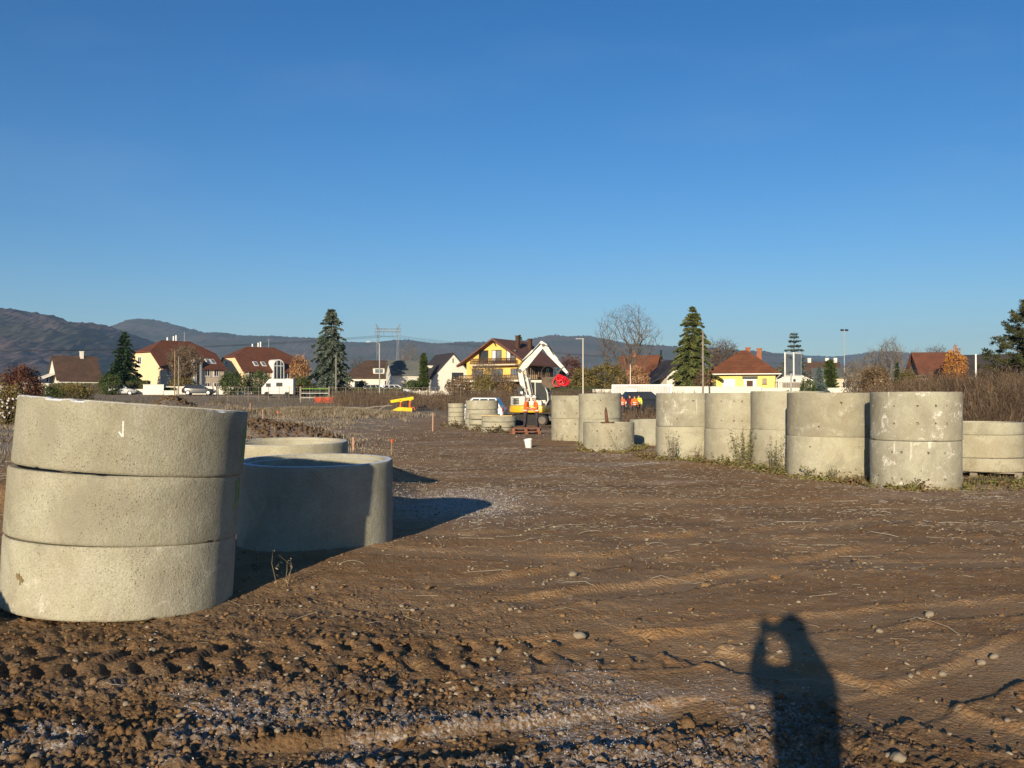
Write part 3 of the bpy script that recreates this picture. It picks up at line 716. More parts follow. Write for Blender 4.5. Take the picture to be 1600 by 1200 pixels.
rg = ring_mesh('seepage_ring_f', .82, .93, .12, 112, [(a + 6, z) for a, z in holesA[::1] if True], seed=19)
d = ((23.1) - .87) * K + .87; x = px(951, d)
place_ring(rg, x, d, gz(x, d) - .05, 'single perforated concrete ring with a rusty post on its rim', G3, 21, None, .7, .2)
rh = ring_mesh('plain_ring_b', .86, .90, .12, 96, seed=20)
d = ((25.4) - .87) * K + .87; x = px(1022, d)
place_ring(rh, x, d, gz(x, d) - .02, 'plain grey concrete ring in the gap between the two groups of stacks', G3, 50, None, .3, .5, .5)
# rusty post on the rim
d = 30.93 - .72; x = px(948, d); z0 = gz(px(951, 30.9), 30.9) - .05 + .93
t = thing('rusty_post', 'rusty iron post stub standing on the rim of a single ring', 'post', (x, d, z0))
MB().tube([(0, 0, 0), (0, 0, .08), (-.02, 0, .3), (-.03, 0, .42)], [.09, .055, .05, .04], 7).cyl((-.03, 0, .36), (-.03, 0, .48), .025, None, 6).build('stem', M['rust'], t)
MB().box((0, 0, .012), (.38, .3, .024)).build('foot_plate', M['rust'], t)

# wide ring with a base slab on a pallet, right edge
d = ((15.1) - .87) * K + .87; x = px(1533, d); z0 = gz(x, d)
def pallet(x, y, z, rz, label, group, w=1.2, l=1.0, mat='grey_wood', tilt=0):
    t = thing('wooden_pallet', label, 'pallet', (x, y, z), rz, group)
    if tilt: t.rotation_euler = (tilt, 0, rz)
    for k in range(3): MB().box((0, (k - 1) * (l / 2 - .05), .011), (w, .1, .022)).build('bottom_board', M[mat], t)
    for i in range(3):
        for k in range(3): MB().box(((i - 1) * (w / 2 - .07), (k - 1) * (l / 2 - .05), .061), (.14, .1, .078)).build('block', M[mat], t)
    for i in range(3): MB().box(((i - 1) * (w / 2 - .07), 0, .1115), (.13, l, .022)).build('stringer', M[mat], t)
    for k in range(5): MB().box((0, -l / 2 + .055 + k * (l - .11) / 4, .1345), (w, .11, .022)).build('top_board', M[mat], t)
    return t
pallet(x - .15, d, z0 - .01, R(-27), 'weathered pallet under the wide concrete ring at the right edge', 'pallets', 1.75, 1.5)
ri0 = ring_mesh('base_slab', .96, .27, .2, 128, seed=23, step=False); ri1 = ring_mesh('chamber_ring', .80, .46, .11, 128, seed=24, step=False); ri2 = ring_mesh('chamber_cap_ring', .795, .25, .10, 128, seed=25)
zb = z0 + .138
place_ring(ri0, x, d, zb, 'pale wide base ring on a pallet at the right edge', G3, 0, None, .8, .1)
place_ring(ri1, x, d, zb + .272, 'tan ring seated on the wide base ring at the right edge', G3, 0, None, .95, .1)
place_ring(ri2, x, d, zb + .736, 'short rim ring topping the stack at the right edge', G3, 40, None, .6, .2, .3)

# rings by the excavator
s1 = ring_mesh('small_ring', .50, .235, .1, 48, seed=30, step=False, bv=.03)
d = ((43.2) - .87) * K + .87; x = px(713, d); z0 = gz(x, d)
pos = ['lowest', 'second lowest', 'middle', 'second highest', 'topmost']
for k in range(6 - 1):
    place_ring(s1, x + rnd.uniform(-.015, .015), d, z0 + .272 * k, pos[k] + ' small ring of the narrow stack left of the white car', G4, k * 50, None, .8, .3).scale = (1, 1, 1.14)
s2 = ring_mesh('wide_ring', .90, .5, .12, 72, seed=31, step=False, bv=.03)
d = ((39.3) - .87) * K + .87; x = px(752, d); z0 = gz(x, d)
for k, w in enumerate(('bottom', 'middle', 'top')):
    place_ring(s2, x + .02 * k, d, z0 + .505 * k, w + ' wide ring of the stack in front of the white car', G4, k * 37, None, .65, .3)
s3 = ring_mesh('flat_ring', .83, .255, .16, 72, seed=32, step=False, bv=.035)
d = ((34.6) - .87) * K + .87; x = px(779, d); z0 = gz(x, d) - .03
for k, w in enumerate(('bottom', 'middle', 'top')):
    place_ring(s3, x + .015 * (k - 1), d, z0 + .262 * k, w + ' flat ring of the low stack beside the two workers', G4, k * 29, None, .7, .3)
EXT = 'planks'
t = MB().box((0, 0, .02), (1.5, .16, .04)).build('plank', M['yellow_wood']); t.location = (x - .1, d - .35, z0 + .795); t.rotation_euler = (0, 0, R(4)); props(t, 'yellow plank lying on the low stack of flat rings', 'plank')
s4 = ring_mesh('flat_ring_b', .80, .26, .16, 72, seed=33, step=False, bv=.035)
d = ((36.9) - .87) * K + .87; x = px(757, d); z0 = gz(x, d) - .02
for k, w in enumerate(('bottom', 'middle', 'top')):
    place_ring(s4, x, d, z0 + .29 * k, w + ' ring of the low stack half hidden behind the flat rings', G4, k * 41, None, .75, .25)
pallet(px(820, 33.2 * K), 33.2 * K, gz(px(820, 33.2 * K), 33.2 * K) + .0, R(8), 'lower reddish pallet on the ground beside the workers', 'pallets', 1.35, 1.1, 'red_wood')
pallet(px(823, 33.4 * K), 33.4 * K, gz(px(820, 33.2 * K), 33.2 * K) + .15, R(-5), 'upper reddish pallet lying on another beside the workers', 'pallets', 1.3, 1.0, 'red_wood', R(2))
# white bucket
d = ((24.4) - .87) * K + .87; x = px(826, d)
t = thing('white_bucket', 'white plastic bucket standing alone on the soil', 'bucket', (x, d, gz2(x, d) - .01))
t.rotation_euler = (R(4), R(-5), 0)
MB().lathe([(.105, 0), (.135, .27), (.148, .27), (.148, .30), (.135, .30), (.122, .27), (.098, .02)], 20).build('body', M['bucket_white'], t, smooth=True)
MB().tube([(.145 * math.cos(a), -.03 - .10 * math.sin(a) * .6, .285 - .06 * math.sin(a)) for a in np.linspace(0, math.pi, 10)], .005, 5).build('handle', M['steel'], t)
# ------------------------------------------------------------------ houses
def window(root, plane, a, z, w, h, W, D, frame='white_paint', pane='glass', mull=1, sill=True, t=.07, name='window'):
    """frame (part) and pane (sub-part) on a wall; plane front/left/right/back, a along the wall"""
    ob = {'front': (0, -D / 2), 'right': (math.pi / 2, W / 2), 'left': (-math.pi / 2, W / 2), 'back': (math.pi, D / 2)}[plane]
    rz = ob[0]; dist = abs(ob[1])
    Mx = Matrix.Rotation(rz, 4, 'Z') @ Matrix.Translation((a, -dist, z))
    mb = MB(); f = min(.09, w * .12)
    for bx in (((-w / 2 + f / 2), 0, f, h), ((w / 2 - f / 2), 0, f, h)): mb.box((bx[0], -.03, 0), (bx[2], t, bx[3]), M=Mx)
    for zz in (-h / 2 + f / 2, h / 2 - f / 2): mb.box((0, -.03, zz), (w - 2 * f, t, f), M=Mx)
    for k in range(mull): mb.box((-w / 2 + w * (k + 1) / (mull + 1), -.027, 0), (.055, t - .006, h - 2 * f), M=Mx)
    if sill: mb.box((0, -.07, -h / 2 - .03), (w + .12, .18, .06), M=Mx)
    fr = mb.build(name, M[frame], root)
    MB().box((0, -.004, 0), (w - 2 * f - .004, .03, h - 2 * f - .004), M=Mx).build('pane', M[pane], fr)
    return fr
def gable_walls(W, D, h, rh, ridge='y', trunc=None):
    mb = MB()
    if ridge == 'y':
        mb.prism([(-W / 2, -.4), (W / 2, -.4), (W / 2, h), (0, h + rh), (-W / 2, h)], -D / 2, D / 2, 'y')
    else:
        if trunc: mb.prism([(-D / 2, -.4), (D / 2, -.4), (D / 2, h), (D / 2 * (1 - trunc), h + rh * trunc), (-D / 2 * (1 - trunc), h + rh * trunc), (-D / 2, h)], -W / 2, W / 2, 'x')
        else: mb.prism([(-D / 2, -.4), (D / 2, -.4), (D / 2, h), (0, h + rh), (-D / 2, h)], -W / 2, W / 2, 'x')
    return mb
def gable_roof(W, D, h, rh, ridge='y', oe=.5, og=.4, t=.22):
    if ridge == 'x':
        m = gable_roof(D, W, h, rh, 'y', oe, og, t); m.v = [(-y, x, z) for x, y, z in m.v]; return m
    s = rh / (W / 2); ex = W / 2 + oe; ez = h - oe * s + t + .02; rz = h + rh + t + .02; y = D / 2 + og
    return MB().slab([(-ex, -y, ez), (0, -y, rz), (0, y, rz), (-ex, y, ez), (ex, -y, ez), (ex, y, ez)], [(0, 1, 2, 3), (1, 4, 5, 2)], t)
def hip_roof(W, D, h, rh, ridge_len, o=.5, t=.2):
    x, y, z, r = W / 2 + o, D / 2 + o, h + .03, ridge_len / 2
    mb = MB().slab([(-x, -y, z), (x, -y, z), (x, y, z), (-x, y, z), (-r, 0, z + rh), (r, 0, z + rh)], [(0, 1, 5, 4), (1, 2, 5), (2, 3, 4, 5), (3, 0, 4)], .001)
    return mb.b2(-x, x, -y, y, z - t, z - .004)
def half_hip_roof(W, D, h, rh, trunc, inset, o=.45, t=.2):
    s = rh / (D / 2); y = D / 2 + o; ez = h - o * s + t; zt = h + rh * trunc + t; yt = D / 2 * (1 - trunc) ; x = W / 2 + .3; rz = h + rh + t; r = W / 2 - inset
    v = [(-x, -y, ez), (x, -y, ez), (x, -yt, zt), (r, 0, rz), (-r, 0, rz), (-x, -yt, zt), (-x, y, ez), (x, y, ez), (x, yt, zt), (-x, yt, zt)]
    return MB().slab(v, [(0, 1, 2, 3, 4, 5), (7, 6, 9, 4, 3, 8), (2, 8, 3), (9, 5, 4)], t)
def chimney(root, x, y, z0, z1, w=.6, mat='brick'):
    return MB().b2(x - w / 2, x + w / 2, y - w / 2, y + w / 2, z0, z1).b2(x - w / 2 - .06, x + w / 2 + .06, y - w / 2 - .06, y + w / 2 + .06, z1 + .002, z1 + .14).build('chimney', M[mat], root)
def house(label, u, d, off=0.0, cat='house', dz=-.05, name='house'):
    d = d * K; x = px(u, d); return thing(name, label, cat, (x, d, gz(x, d) + dz), facing(x, d) + R(off), 'houses along the street')

# white house with big dark roof, far left
h = house('white house with a steep dark brown roof and white chimney, leftmost of all', 116, 132, 12)
W, D, hh, rh = 7.4, 8.0, 2.9, 4.0
gable_walls(W, D, hh, rh, 'x').build('wall', M['white_wall'], h); gable_roof(W, D, hh, rh, 'x', .5, .25).build('roof', M['brown_roof'], h)
chimney(h, 1.2, -.2, hh + rh - .6, hh + rh + 1.0, .6, 'white_wall')
window(h, 'front', -1.5, 1.6, 1.3, 1.2, W, D)
ann = MB().b2(-W / 2 - 3.6, -W / 2 - .01, -2.6, 2.6, -.4, 2.0).build('annex_wall', M['white_wall'], h)
MB().slab([(-W / 2 - 4.6, -3, 2.0), (-W / 2 - .01, -3, 3.9), (-W / 2 - .01, 3, 3.9), (-W / 2 - 4.6, 3, 2.0)], [(0, 1, 2, 3)], .25).build('annex_roof', M['white_wall'], h)
# two cream apartment houses with half-hipped red roofs
def cream_house(label, u, d, off, W, D, hh, rh, arch_x, skylights, ar_=1.15):
    h = house(label, u, d, off)
    gable_walls(W, D, hh, rh, 'x', .52).build('wall', M['cream_wall'], h)
    MB().b2(-W / 2 + .02, W / 2 - .02, -D / 2 - .04, -D / 2 - .003, -.4, hh - .06).build('front_render', M['beige_wall'], h)
    half_hip_roof(W, D, hh, rh, .54, 3.4).build('roof', M['red_roof'], h)
    # arched dormer bay
    bay = MB(); r = ar_; ar = [(-r, 1.2), (r, 1.2)] + [(r * math.cos(a), hh + .9 + r * math.sin(a)) for a in np.linspace(0, math.pi, 13)]
    bay.prism(ar, -D / 2 - .5, -D / 2 + 2.4, 'y'); bay.v = [(x + arch_x, y, z) for x, y, z in bay.v]
    b = bay.build('arched_bay', M['white_paint'], h)
    r2 = r * .82; ar = [(-r2, 1.5), (r2, 1.5)] + [(r2 * math.cos(a), hh + .9 + r2 * math.sin(a)) for a in np.linspace(0, math.pi, 13)]
    g = MB().prism(ar, -D / 2 - .53, -D / 2 - .505, 'y'); g.v = [(x + arch_x, y, z) for x, y, z in g.v]; g.build('pane', M['glass'], b)
    m = MB()
    for k in (-.4, .4): m.b2(arch_x + k - .05, arch_x + k + .05, -D / 2 - .57, -D / 2 - .535, 1.5, hh + 1.8)
    m.b2(arch_x - r2, arch_x + r2, -D / 2 - .572, -D / 2 - .537, hh + .78, hh + .9).build('glazing_bar', M['white_paint'], b)
    s = rh / (D / 2)
    for sx in skylights:
        q = math.atan(s); zc = hh + .22 + 1.0 * s
        f = MB().box((sx, -D / 2 + 1.0, zc + .05), (.85, 1.2, .10), (q, 0, 0)).build('skylight', M['white_paint'], h)
        MB().box((sx, -D / 2 + 1.0 - .05 * math.sin(q), zc + .055 + .05 * math.cos(q)), (.62, .95, .03), (q, 0, 0)).build('pane', M['grey_glass'], f)
    for k, xx in enumerate(np.linspace(-W / 2 + 1.6, W / 2 - 1.6, 6)):
        if abs(xx - arch_x) < 1.9: continue
        for zz in (1.4, hh - .9): window(h, 'front', xx, zz, 1.1, 1.2, W, D + .09, 'white_paint')
    window(h, 'left', -1.2, hh + 1.1, 1.1, 1.3, W, D); window(h, 'left', 1.6, 1.6, 1.2, 1.3, W, D)
    for k, (cx, ch) in enumerate(((-1.6, .55), (-.4, .8), (.1, 1.0))):
        MB().cyl((cx, .2, hh + rh + .1), (cx, .2, hh + rh + .2 + ch), .14, .14, 8).build('flue_pipe', M['white_paint'], h)
    MB().cyl((W / 2 - 4.6, 0, hh + rh), (W / 2 - 4.6, 0, hh + rh + 1.9), .04, .03, 5).box((W / 2 - 4.6, 0, hh + rh + 1.6), (1.2, .05, .05)).build('aerial', M['galv'], h)
    return h
cream_house('cream house with a red half-hipped roof, left of its twin, behind the two wood poles', 275, 124, 33, 12.4, 10.2, 4.6, 4.5, .6, (3.6, 4.6), .75)
cream_house('cream house with a red half-hipped roof and a bright arched window, beside the orange tree', 407, 134, 30, 12.6, 9.6, 4.4, 4.3, .7, (-3.2, -1.6))
# low white house with brown hipped roof
h = house('low white house with a dark hipped roof and white dormer, right of the tall spruce', 588, 124, 6, dz=.2)
W, D, hh, rh = 10.5, 8, 2.6, 3.0
MB().b2(-W / 2, W / 2, -D / 2, D / 2, -.4, hh).build('wall', M['white_wall'], h); hip_roof(W, D, hh, rh, 3.6, .6).build('roof', M['brown_roof'], h)
dm = MB().b2(-.9, 1.0, -D / 2 + .3, -D / 2 + 2.6, hh + .5, hh + 1.65).build('dormer', M['white_wall'], h)
MB().slab([(-1.2, -D / 2 + .1, hh + 1.68), (1.3, -D / 2 + .1, hh + 1.68), (1.3, -D / 2 + 3.2, hh + 2.0), (-1.2, -D / 2 + 3.2, hh + 2.0)], [(0, 1, 2, 3)], .12).build('dormer_roof', M['brown_roof'], dm)
MB().b2(-.6, .7, -D / 2 + .27, -D / 2 + .297, hh + .75, hh + 1.4).build('pane', M['grey_glass'], dm)
window(h, 'front', -3.4, 1.4, 1.6, 1.3, W, D); window(h, 'front', 2.2, 1.3, 2.6, 1.6, W, D, mull=2)
# white house with grey-green roof and flat-roofed wing
h = house('white house with a grey-green roof and a flat-roofed wing, left of the dark-roofed gable', 636, 117, 14, dz=.2)
W, D, hh, rh = 4.6, 8, 3.0, 2.0
gable_walls(6.0, 4.6, hh, rh, 'x').build('wall', M['white_wall'], h); gable_roof(6.0, 4.6, hh, rh, 'x', .4, .3).build('roof', M['grey_roof'], h)
MB().b2(-1.2, 5.0, -5.6, -2.32, -.4, 2.3).build('wing', M['white_wall'], h); MB().b2(-1.4, 5.2, -5.8, -2.33, 2.303, 2.5).build('wing_roof', M['white_wall'], h)
bx = MB().b2(1.8, 4.6, -4.6, -1.6, 2.51, 4.3).build('roof_box', M['white_wall'], h)
MB().b2(2.1, 3.4, -4.64, -4.605, 2.75, 3.9).build('pane', M['glass'], bx)
MB().b2(-.9, 1.7, -5.66, -5.605, .5, 1.9).build('window', M['glass'], h)
# white gable with dark roof
h = house('white gabled house with a dark slate roof and a wide dark window', 694, 115, 18)
W, D, hh, rh = 6.6, 9, 2.7, 3.6
gable_walls(W, D, hh, rh, 'y').build('wall', M['white_wall'], h); gable_roof(W, D, hh, rh, 'y', .35, .25).build('roof', M['slate_roof'], h)
window(h, 'front', .75, 2.9, 1.9, .95, W, D, 'black'); window(h, 'front', .8, .9, 1.7, 1.1, W, D); MB().b2(-.1, .1, -D / 2 - .03, -D / 2 - .002, hh + 2.2, hh + 2.9).build('vent_slot', M['grey_roof'], h)
# yellow chalet
h = house('large yellow chalet with a maroon roof, balcony and dark timber side', 797, 113, -30, 'house')
W, D, hh, rh = 10.9, 8.6, 4.9, 3.4
gable_walls(W, D, hh, rh, 'y').build('wall', M['yellow_wall'], h)
gable_roof(W, D, hh, rh, 'y', 1.1, 1.3, .28).build('roof', M['maroon_roof'], h)
MB().b2(W / 2 + .003, W / 2 + .06, -D / 2 + .2, D / 2, 2.1, hh - .35).build('timber_cladding', M['dark_wood'], h)
for k in range(3): window(h, 'right', -2.7 + 2.5 * k, 3.4, 1.2, 1.4, W + .13, D, 'wood')
bal = MB().b2(-4.0, 4.2, -D / 2 - 1.4, -D / 2 - .003, 4.35, 4.55).build('balcony', M['beige_wall'], h)
MB().b2(-4.0, 4.2, -D / 2 - 1.42, -D / 2 - 1.34, 5.35, 5.47).b2(-4.0, 4.2, -D / 2 - 1.40, -D / 2 - 1.36, 4.62, 4.72).build('handrail', M['dark_wood'], bal)
for k in range(34): MB().b2(-3.95 + k * .245, -3.95 + k * .245 + .16, -D / 2 - 1.335, -D / 2 - 1.31, 4.6, 5.34).build('slat', M['dark_wood'], bal)
for k, xx in enumerate((-2.3, .1, 2.7)): window(h, 'front', xx, 5.75, 1.75, 2.1, W, D, 'dark_wood', 'grey_glass' if k else 'glass', 1, False)
for k, xx in enumerate((-2.3, .1, 2.7)):
    if k: MB().b2(xx - .75, xx - .2, -D / 2 - .09, -D / 2 - .06, 4.9, 6.7).build('curtain', M['white_paint'], h)
MB().b2(-W / 2 - .4, W / 2 + .8, -D / 2 - 1.8, -D / 2 - .003, 1.85, 2.1).build('terrace_slab', M['white_wall'], h)
MB().b2(-W / 2 - .4, W / 2 + .8, -D / 2 - 1.78, -D / 2 - 1.72, 2.8, 2.9).build('terrace_rail', M['dark_wood'], h)
for k in range(40): MB().b2(-W / 2 - .35 + k * .352, -W / 2 - .35 + k * .352 + .24, -D / 2 - 1.715, -D / 2 - 1.69, 2.15, 2.85).build('terrace_slat', M['wood'], h)
for xx in (-3.4, 0.2, 3.6): window(h, 'front', xx, 3.2, 2.0, 1.4, W, D, 'dark_wood', 'grey_glass', 2, False)
for xx in (-3.6, .4, 4.2): MB().b2(xx - 1.4, xx + 1.4, -D / 2 - .06, -D / 2 - .003, -.3, 1.75).build('garage_door', M['dark_wood'] if xx > 0 else M['old_wall'], h)
for sx in (-1, 1): MB().cyl((sx * 2.9, -D / 2 - .02, hh + 1.0), (sx * 2.6, -D / 2 - 1.2, hh + 2.0), .09, None, 6).build('roof_brace', M['dark_wood'], h)
MB().cyl((0, -D / 2 - .02, hh + rh - .9), (0, -D / 2 - 1.2, hh + rh), .09, None, 6).build('roof_brace', M['dark_wood'], h)
chimney(h, 2.2, -1.4, hh + rh - 1.6, hh + rh + .7, .55, 'dark_wood'); chimney(h, 2.4, 2.2, hh + rh - 1.8, hh + rh + .4, .55, 'dark_wood')
# houses on the right
h = house('pink house with a brown-red roof behind the bare walnut tree', 1000, 135, -14)
W, D, hh, rh = 7.0, 7, 4.0, 3.2
gable_walls(W, D, hh, rh, 'x').build('wall', M['pink_wall'], h); gable_roof(W, D, hh, rh, 'x').build('roof', M['rust_roof'], h)
for xx in (-2, 0, 2): window(h, 'front', xx, 2.8, 1.0, 1.2, W, D)
chimney(h, -1, 0, hh + rh - .6, hh + rh + .9)
h = house('small white house with a black roof, left of the olive spruce', 1052, 118, 24)
W, D, hh, rh = 5.6, 7.5, 2.9, 2.5
gable_walls(W, D, hh, rh, 'y').build('wall', M['white_wall'], h); gable_roof(W, D, hh, rh, 'y', .3, .3).build('roof', M['slate_roof'], h)
MB().b2(-W / 2 - 3.4, -W / 2 - .01, -3.4, 2, -.4, 1.4).build('lean_to', M['white_wall'], h)
MB().slab([(-W / 2 - 3.8, -3.8, 1.45), (-W / 2 - .01, -3.8, 3.0), (-W / 2 - .01, 2.2, 3.0), (-W / 2 - 3.8, 2.2, 1.45)], [(0, 1, 2, 3)], .15).build('lean_to_roof', M['slate_roof'], h)
window(h, 'front', 0, 3.2, 1.1, 1.0, W, D)
# yellow bungalow
h = house('small lemon yellow bungalow with a rust-red pyramid roof and two brick chimneys', 1163, 95, -3, dz=.3)
W, D, hh, rh = 8.2, 8.0, 2.75, 3.2
MB().b2(-W / 2, W / 2, -D / 2, D / 2, -.6, hh).build('wall', M['lemon_wall'], h); hip_roof(W, D, hh, rh, .7, .75, .16).build('roof', M['rust_roof'], h)
MB().b2(-W / 2 - .78, W / 2 + .78, -D / 2 - .86, -D / 2 - .755, hh - .12, hh + .0).build('gutter', M['white_paint'], h)
f = MB().b2(-2.55, -.95, -D / 2 - .07, -D / 2 - .003, .75, 2.05).build('roller_shutter', M['white_paint'], h)
for k in range(8): MB().b2(-2.5, -1.0, -D / 2 - .085, -D / 2 - .072, .78 + k * .158, .78 + k * .158 + .14).build('slat', M['white_paint'], f)
MB().b2(.15, 1.75, -D / 2 - .1, -D / 2 - .003, -.4, 2.2).build('door_surround', M['white_paint'], h)
MB().b2(.0, 1.9, -D / 2 - .8, -D / 2 - .003, 2.21, 2.4).build('door_canopy', M['grey_roof'], h)
MB().b2(.5, 1.3, -D / 2 - .14, -D / 2 - .103, -.3, 1.85).build('door', M['dark_wood'], h)
window(h, 'front', 2.75, 1.75, .55, .75, W, D, 'wood', 'old_wall', 0); window(h, 'front', -3.5, 1.2, .2, 1.6, W, D, 'wood', 'old_wall', 0, False)
chimney(h, 1.95, .3, hh + 1.2, hh + rh + .15, .62); chimney(h, .45, .6, hh + 2.4, hh + rh + .3, .6)
MB().tube([(W / 2 + .7, -D / 2 - .7, hh - .1), (W / 2 + .15, -D / 2 - .1, hh - .6), (W / 2 + .12, -D / 2 - .1, -.3)], .05, 6).build('downpipe', M['white_paint'], h)
# white garage
h = house('small white garage beside the yellow bungalow', 1237, 93, 8, 'garage', .3, 'garage')
gable_walls(4.2, 5, 1.9, .9, 'y').build('wall', M['white_wall'], h); gable_roof(4.2, 5, 1.9, .9, 'y', .2, .2, .12).build('roof', M['white_paint'], h)
MB().b2(-1.5, 1.5, -2.55, -2.503, -.3, 1.6).build('garage_door', M['old_wall'], h); MB().b2(-.15, .15, -2.53, -2.503, 1.75, 2.1).build('vent', M['glass'], h)
# far roofs on the right
h = house('distant house with a dark roof and three white chimneys', 1283, 175, 10)
gable_walls(8, 7, 4.4, 3.6, 'x').build('wall', M['white_wall'], h); gable_roof(8, 7, 4.4, 3.6, 'x').build('roof', M['brown_roof'], h)
for xx in (-2.8, 1.4, 3.4): chimney(h, xx, .2, 7.4, 9.0, .8, 'white_wall')
h = house('long low beige building with a grey roof behind the bare shrubs', 1345, 140, 4, 'building', name='low_building')
gable_walls(18, 7, 3.4, 1.6, 'x').build('wall', M['beige_wall'], h); gable_roof(18, 7, 3.4, 1.6, 'x').build('roof', M['grey_roof'], h)
for xx in (-6, -3, 0, 3, 6): window(h, 'front', xx, 1.9, 1.3, 1.3, 18, 7)
h = house('house with a steep dark red roof and a white gable panel, behind the brown thicket', 1458, 96, 20)
W, D, hh, rh = 5.0, 6.4, 2.4, 3.4
gable_walls(W, D, hh, rh, 'x').build('wall', M['old_wall'], h); gable_roof(W, D, hh, rh, 'x', .8).build('roof', M['red_roof'], h)
MB().b2(.1, 1.6, -D / 2 - .05, -D / 2 - .003, .9, 2.3).build('white_panel', M['white_paint'], h)
h = house('shed with a flat grey roof left of the dark red roof', 1424, 94, 0, 'shed', name='shed')
MB().b2(-1.8, 1.8, -2, 2, -.4, 2.6).build('wall', M['old_wall'], h); MB().slab([(-2, -2.3, 2.7), (2, -2.3, 2.95), (2, 2.3, 2.95), (-2, 2.3, 2.7)], [(0, 1, 2, 3)], .15).build('roof', M['grey_roof'], h)
h = house('house with an orange-red roof behind the golden shrub', 1512, 105, -8)
gable_walls(5.2, 6, 3.0, 2.6, 'x').build('wall', M['old_wall'], h); gable_roof(5.2, 6, 3.0, 2.6, 'x').build('roof', M['rust_roof'], h)
h = house('barn with a slate-blue roof beside the big pine', 1545, 98, -6, 'barn', name='barn')
gable_walls(7.0, 6, 3.2, 2.4, 'x').build('wall', M['old_wall'], h); gable_roof(7.0, 6, 3.2, 2.4, 'x').build('roof', M['slate_roof'], h)
for i, (u, d, rf, lab) in enumerate(((20, 210, 'brown_roof', 'far house with a brown roof at the foot of the hill behind the russet shrub'), (640, 190, 'brown_roof', 'far house with a brown roof behind the bare poplars'), (1095, 180, 'red_roof', 'far house with a red roof hidden behind the olive spruce'))):
    h = house(lab, u, d, 10); gable_walls(8, 7, 3.5, 3, 'x').build('wall', M['white_wall'], h); gable_roof(8, 7, 3.5, 3, 'x').build('roof', M[rf], h)

# ------------------------------------------------------------------ garden walls, fences, poles
def wall_seg(label, u0, u1, d, h, mat='white_wall', d1=None, t=.2, name='garden_wall', dz=0.0, cap=True):
    d1 = (d1 or d) * K; d = d * K; a = Vector((px(u0, d), d)); b = Vector((px(u1, d1), d1)); m = (a + b) / 2; L = (b - a).length
    o = thing(name, label, 'wall', (m.x, m.y, min(gz(a.x, a.y), gz(b.x, b.y)) + dz), math.atan2(b.y - a.y, b.x - a.x), 'low garden walls')
    MB().b2(-L / 2, L / 2, -t / 2, t / 2, -.6, h).build('wall', M[mat], o)
    if cap: MB().b2(-L / 2 - .03, L / 2 + .03, -t / 2 - .05, t / 2 + .05, h + .003, h + .07).build('coping', M[mat], o)
    return o
wall_seg('low white wall section beside the clipped hedge at left', 210, 229, 106, .75)
wall_seg('taller white gate wall left of the two wood poles', 224, 256, 105.5, 1.45)
wall_seg('long cream wall below the twin cream houses', 260, 416, 107, 1.15)
wall_seg('white wall section by the dark car at left', 257, 276, 104.5, .55)
wall_seg('low white wall under the white houses, right of the tall spruce', 628, 760, 103, .55)
wall_seg('white wall below the yellow chalet, behind the white car', 752, 782, 100, 1.0)
wall_seg('white wall below the chalet, behind the excavator', 803, 840, 100, .9)
wall_seg('white wall left of the white site container', 926, 962, 92, 1.1)
w = wall_seg('long white wall in front of the yellow bungalow', 1040, 1190, 87, 1.35, dz=.25)
w = wall_seg('white wall with railing in front of the garage', 1190, 1330, 86.5, 1.15, dz=.3)
for k in range(28): MB().cyl((-3.9 + k * .2, 0, 1.18), (-3.9 + k * .2, 0, 1.85), .018, None, 5).build('railing_bar', M['black'], w)
MB().b2(-3.95, 1.55, -.02, .02, 1.86, 1.9).build('railing_top', M['black'], w)
def post(label, u, d, vtop, r, mat, cat='pole', name='utility_pole', extra=None, dz=0):
    d = d * K; x = px(u, d); z0 = gz(x, d) - .1; h = pz(vtop, d) - z0
    t = thing(name, label, cat, (x, d, z0), 0, 'poles in the field and street')
    MB().cyl((0, 0, 0), (0, 0, h), r, r * .72, 10).build('shaft', M[mat], t, smooth=True)
    return t, h
post('thin wood pole in front of the left cream house, left one of a pair', 273, 100, 548, .10, 'wood'); post('shorter wood pole in front of the left cream house, right one of a pair', 279, 100, 557, .10, 'grey_wood')
post('short wood pole before the wall between the cream houses', 341, 102, 580, .07, 'grey_wood')
post('wood pole standing before the frosted spruce', 525, 92, 555, .10, 'grey_wood')
t, h_ = post('grey lamp post under the power pylon', 593, 90, 537, .09, 'galv', 'lamp post', 'lamp_post'); MB().tube([(0, 0, h_), (-.5, -.2, h_ + .2), (-1.1, -.4, h_ + .25)], .04, 6).build('arm', M['galv'], t); MB().box((-1.35, -.45, h_ + .24), (.6, .22, .1)).build('lamp_head', M['galv'], t)
t, h_ = post('white pole with a small flat lamp right of the excavator', 911, 76, 530, .065, 'white_wall', 'lamp post', 'lamp_post'); MB().box((-.35, 0, h_ + .05), (.9, .2, .07)).build('lamp_head', M['galv'], t)
post('thin white pole behind the site container', 985, 84, 570, .06, 'white_wall')
post('thick wood pole standing before the olive spruce', 1098.5, 78, 517, .13, 'grey_wood')
t, h_ = post('tall grey floodlight mast on the right', 1319.5, 92, 516, .08, 'galv', 'floodlight mast', 'floodlight_mast')
for sx in (-1, 1): MB().box((sx * .28, -.05, h_ + .02), (.4, .22, .16), (.5, 0, 0)).build('floodlight', M['black'], t)
post('short white post in the thicket before the dark barn', 1525, 46, 553, .07, 'white_paint', 'post', 'marker_post')
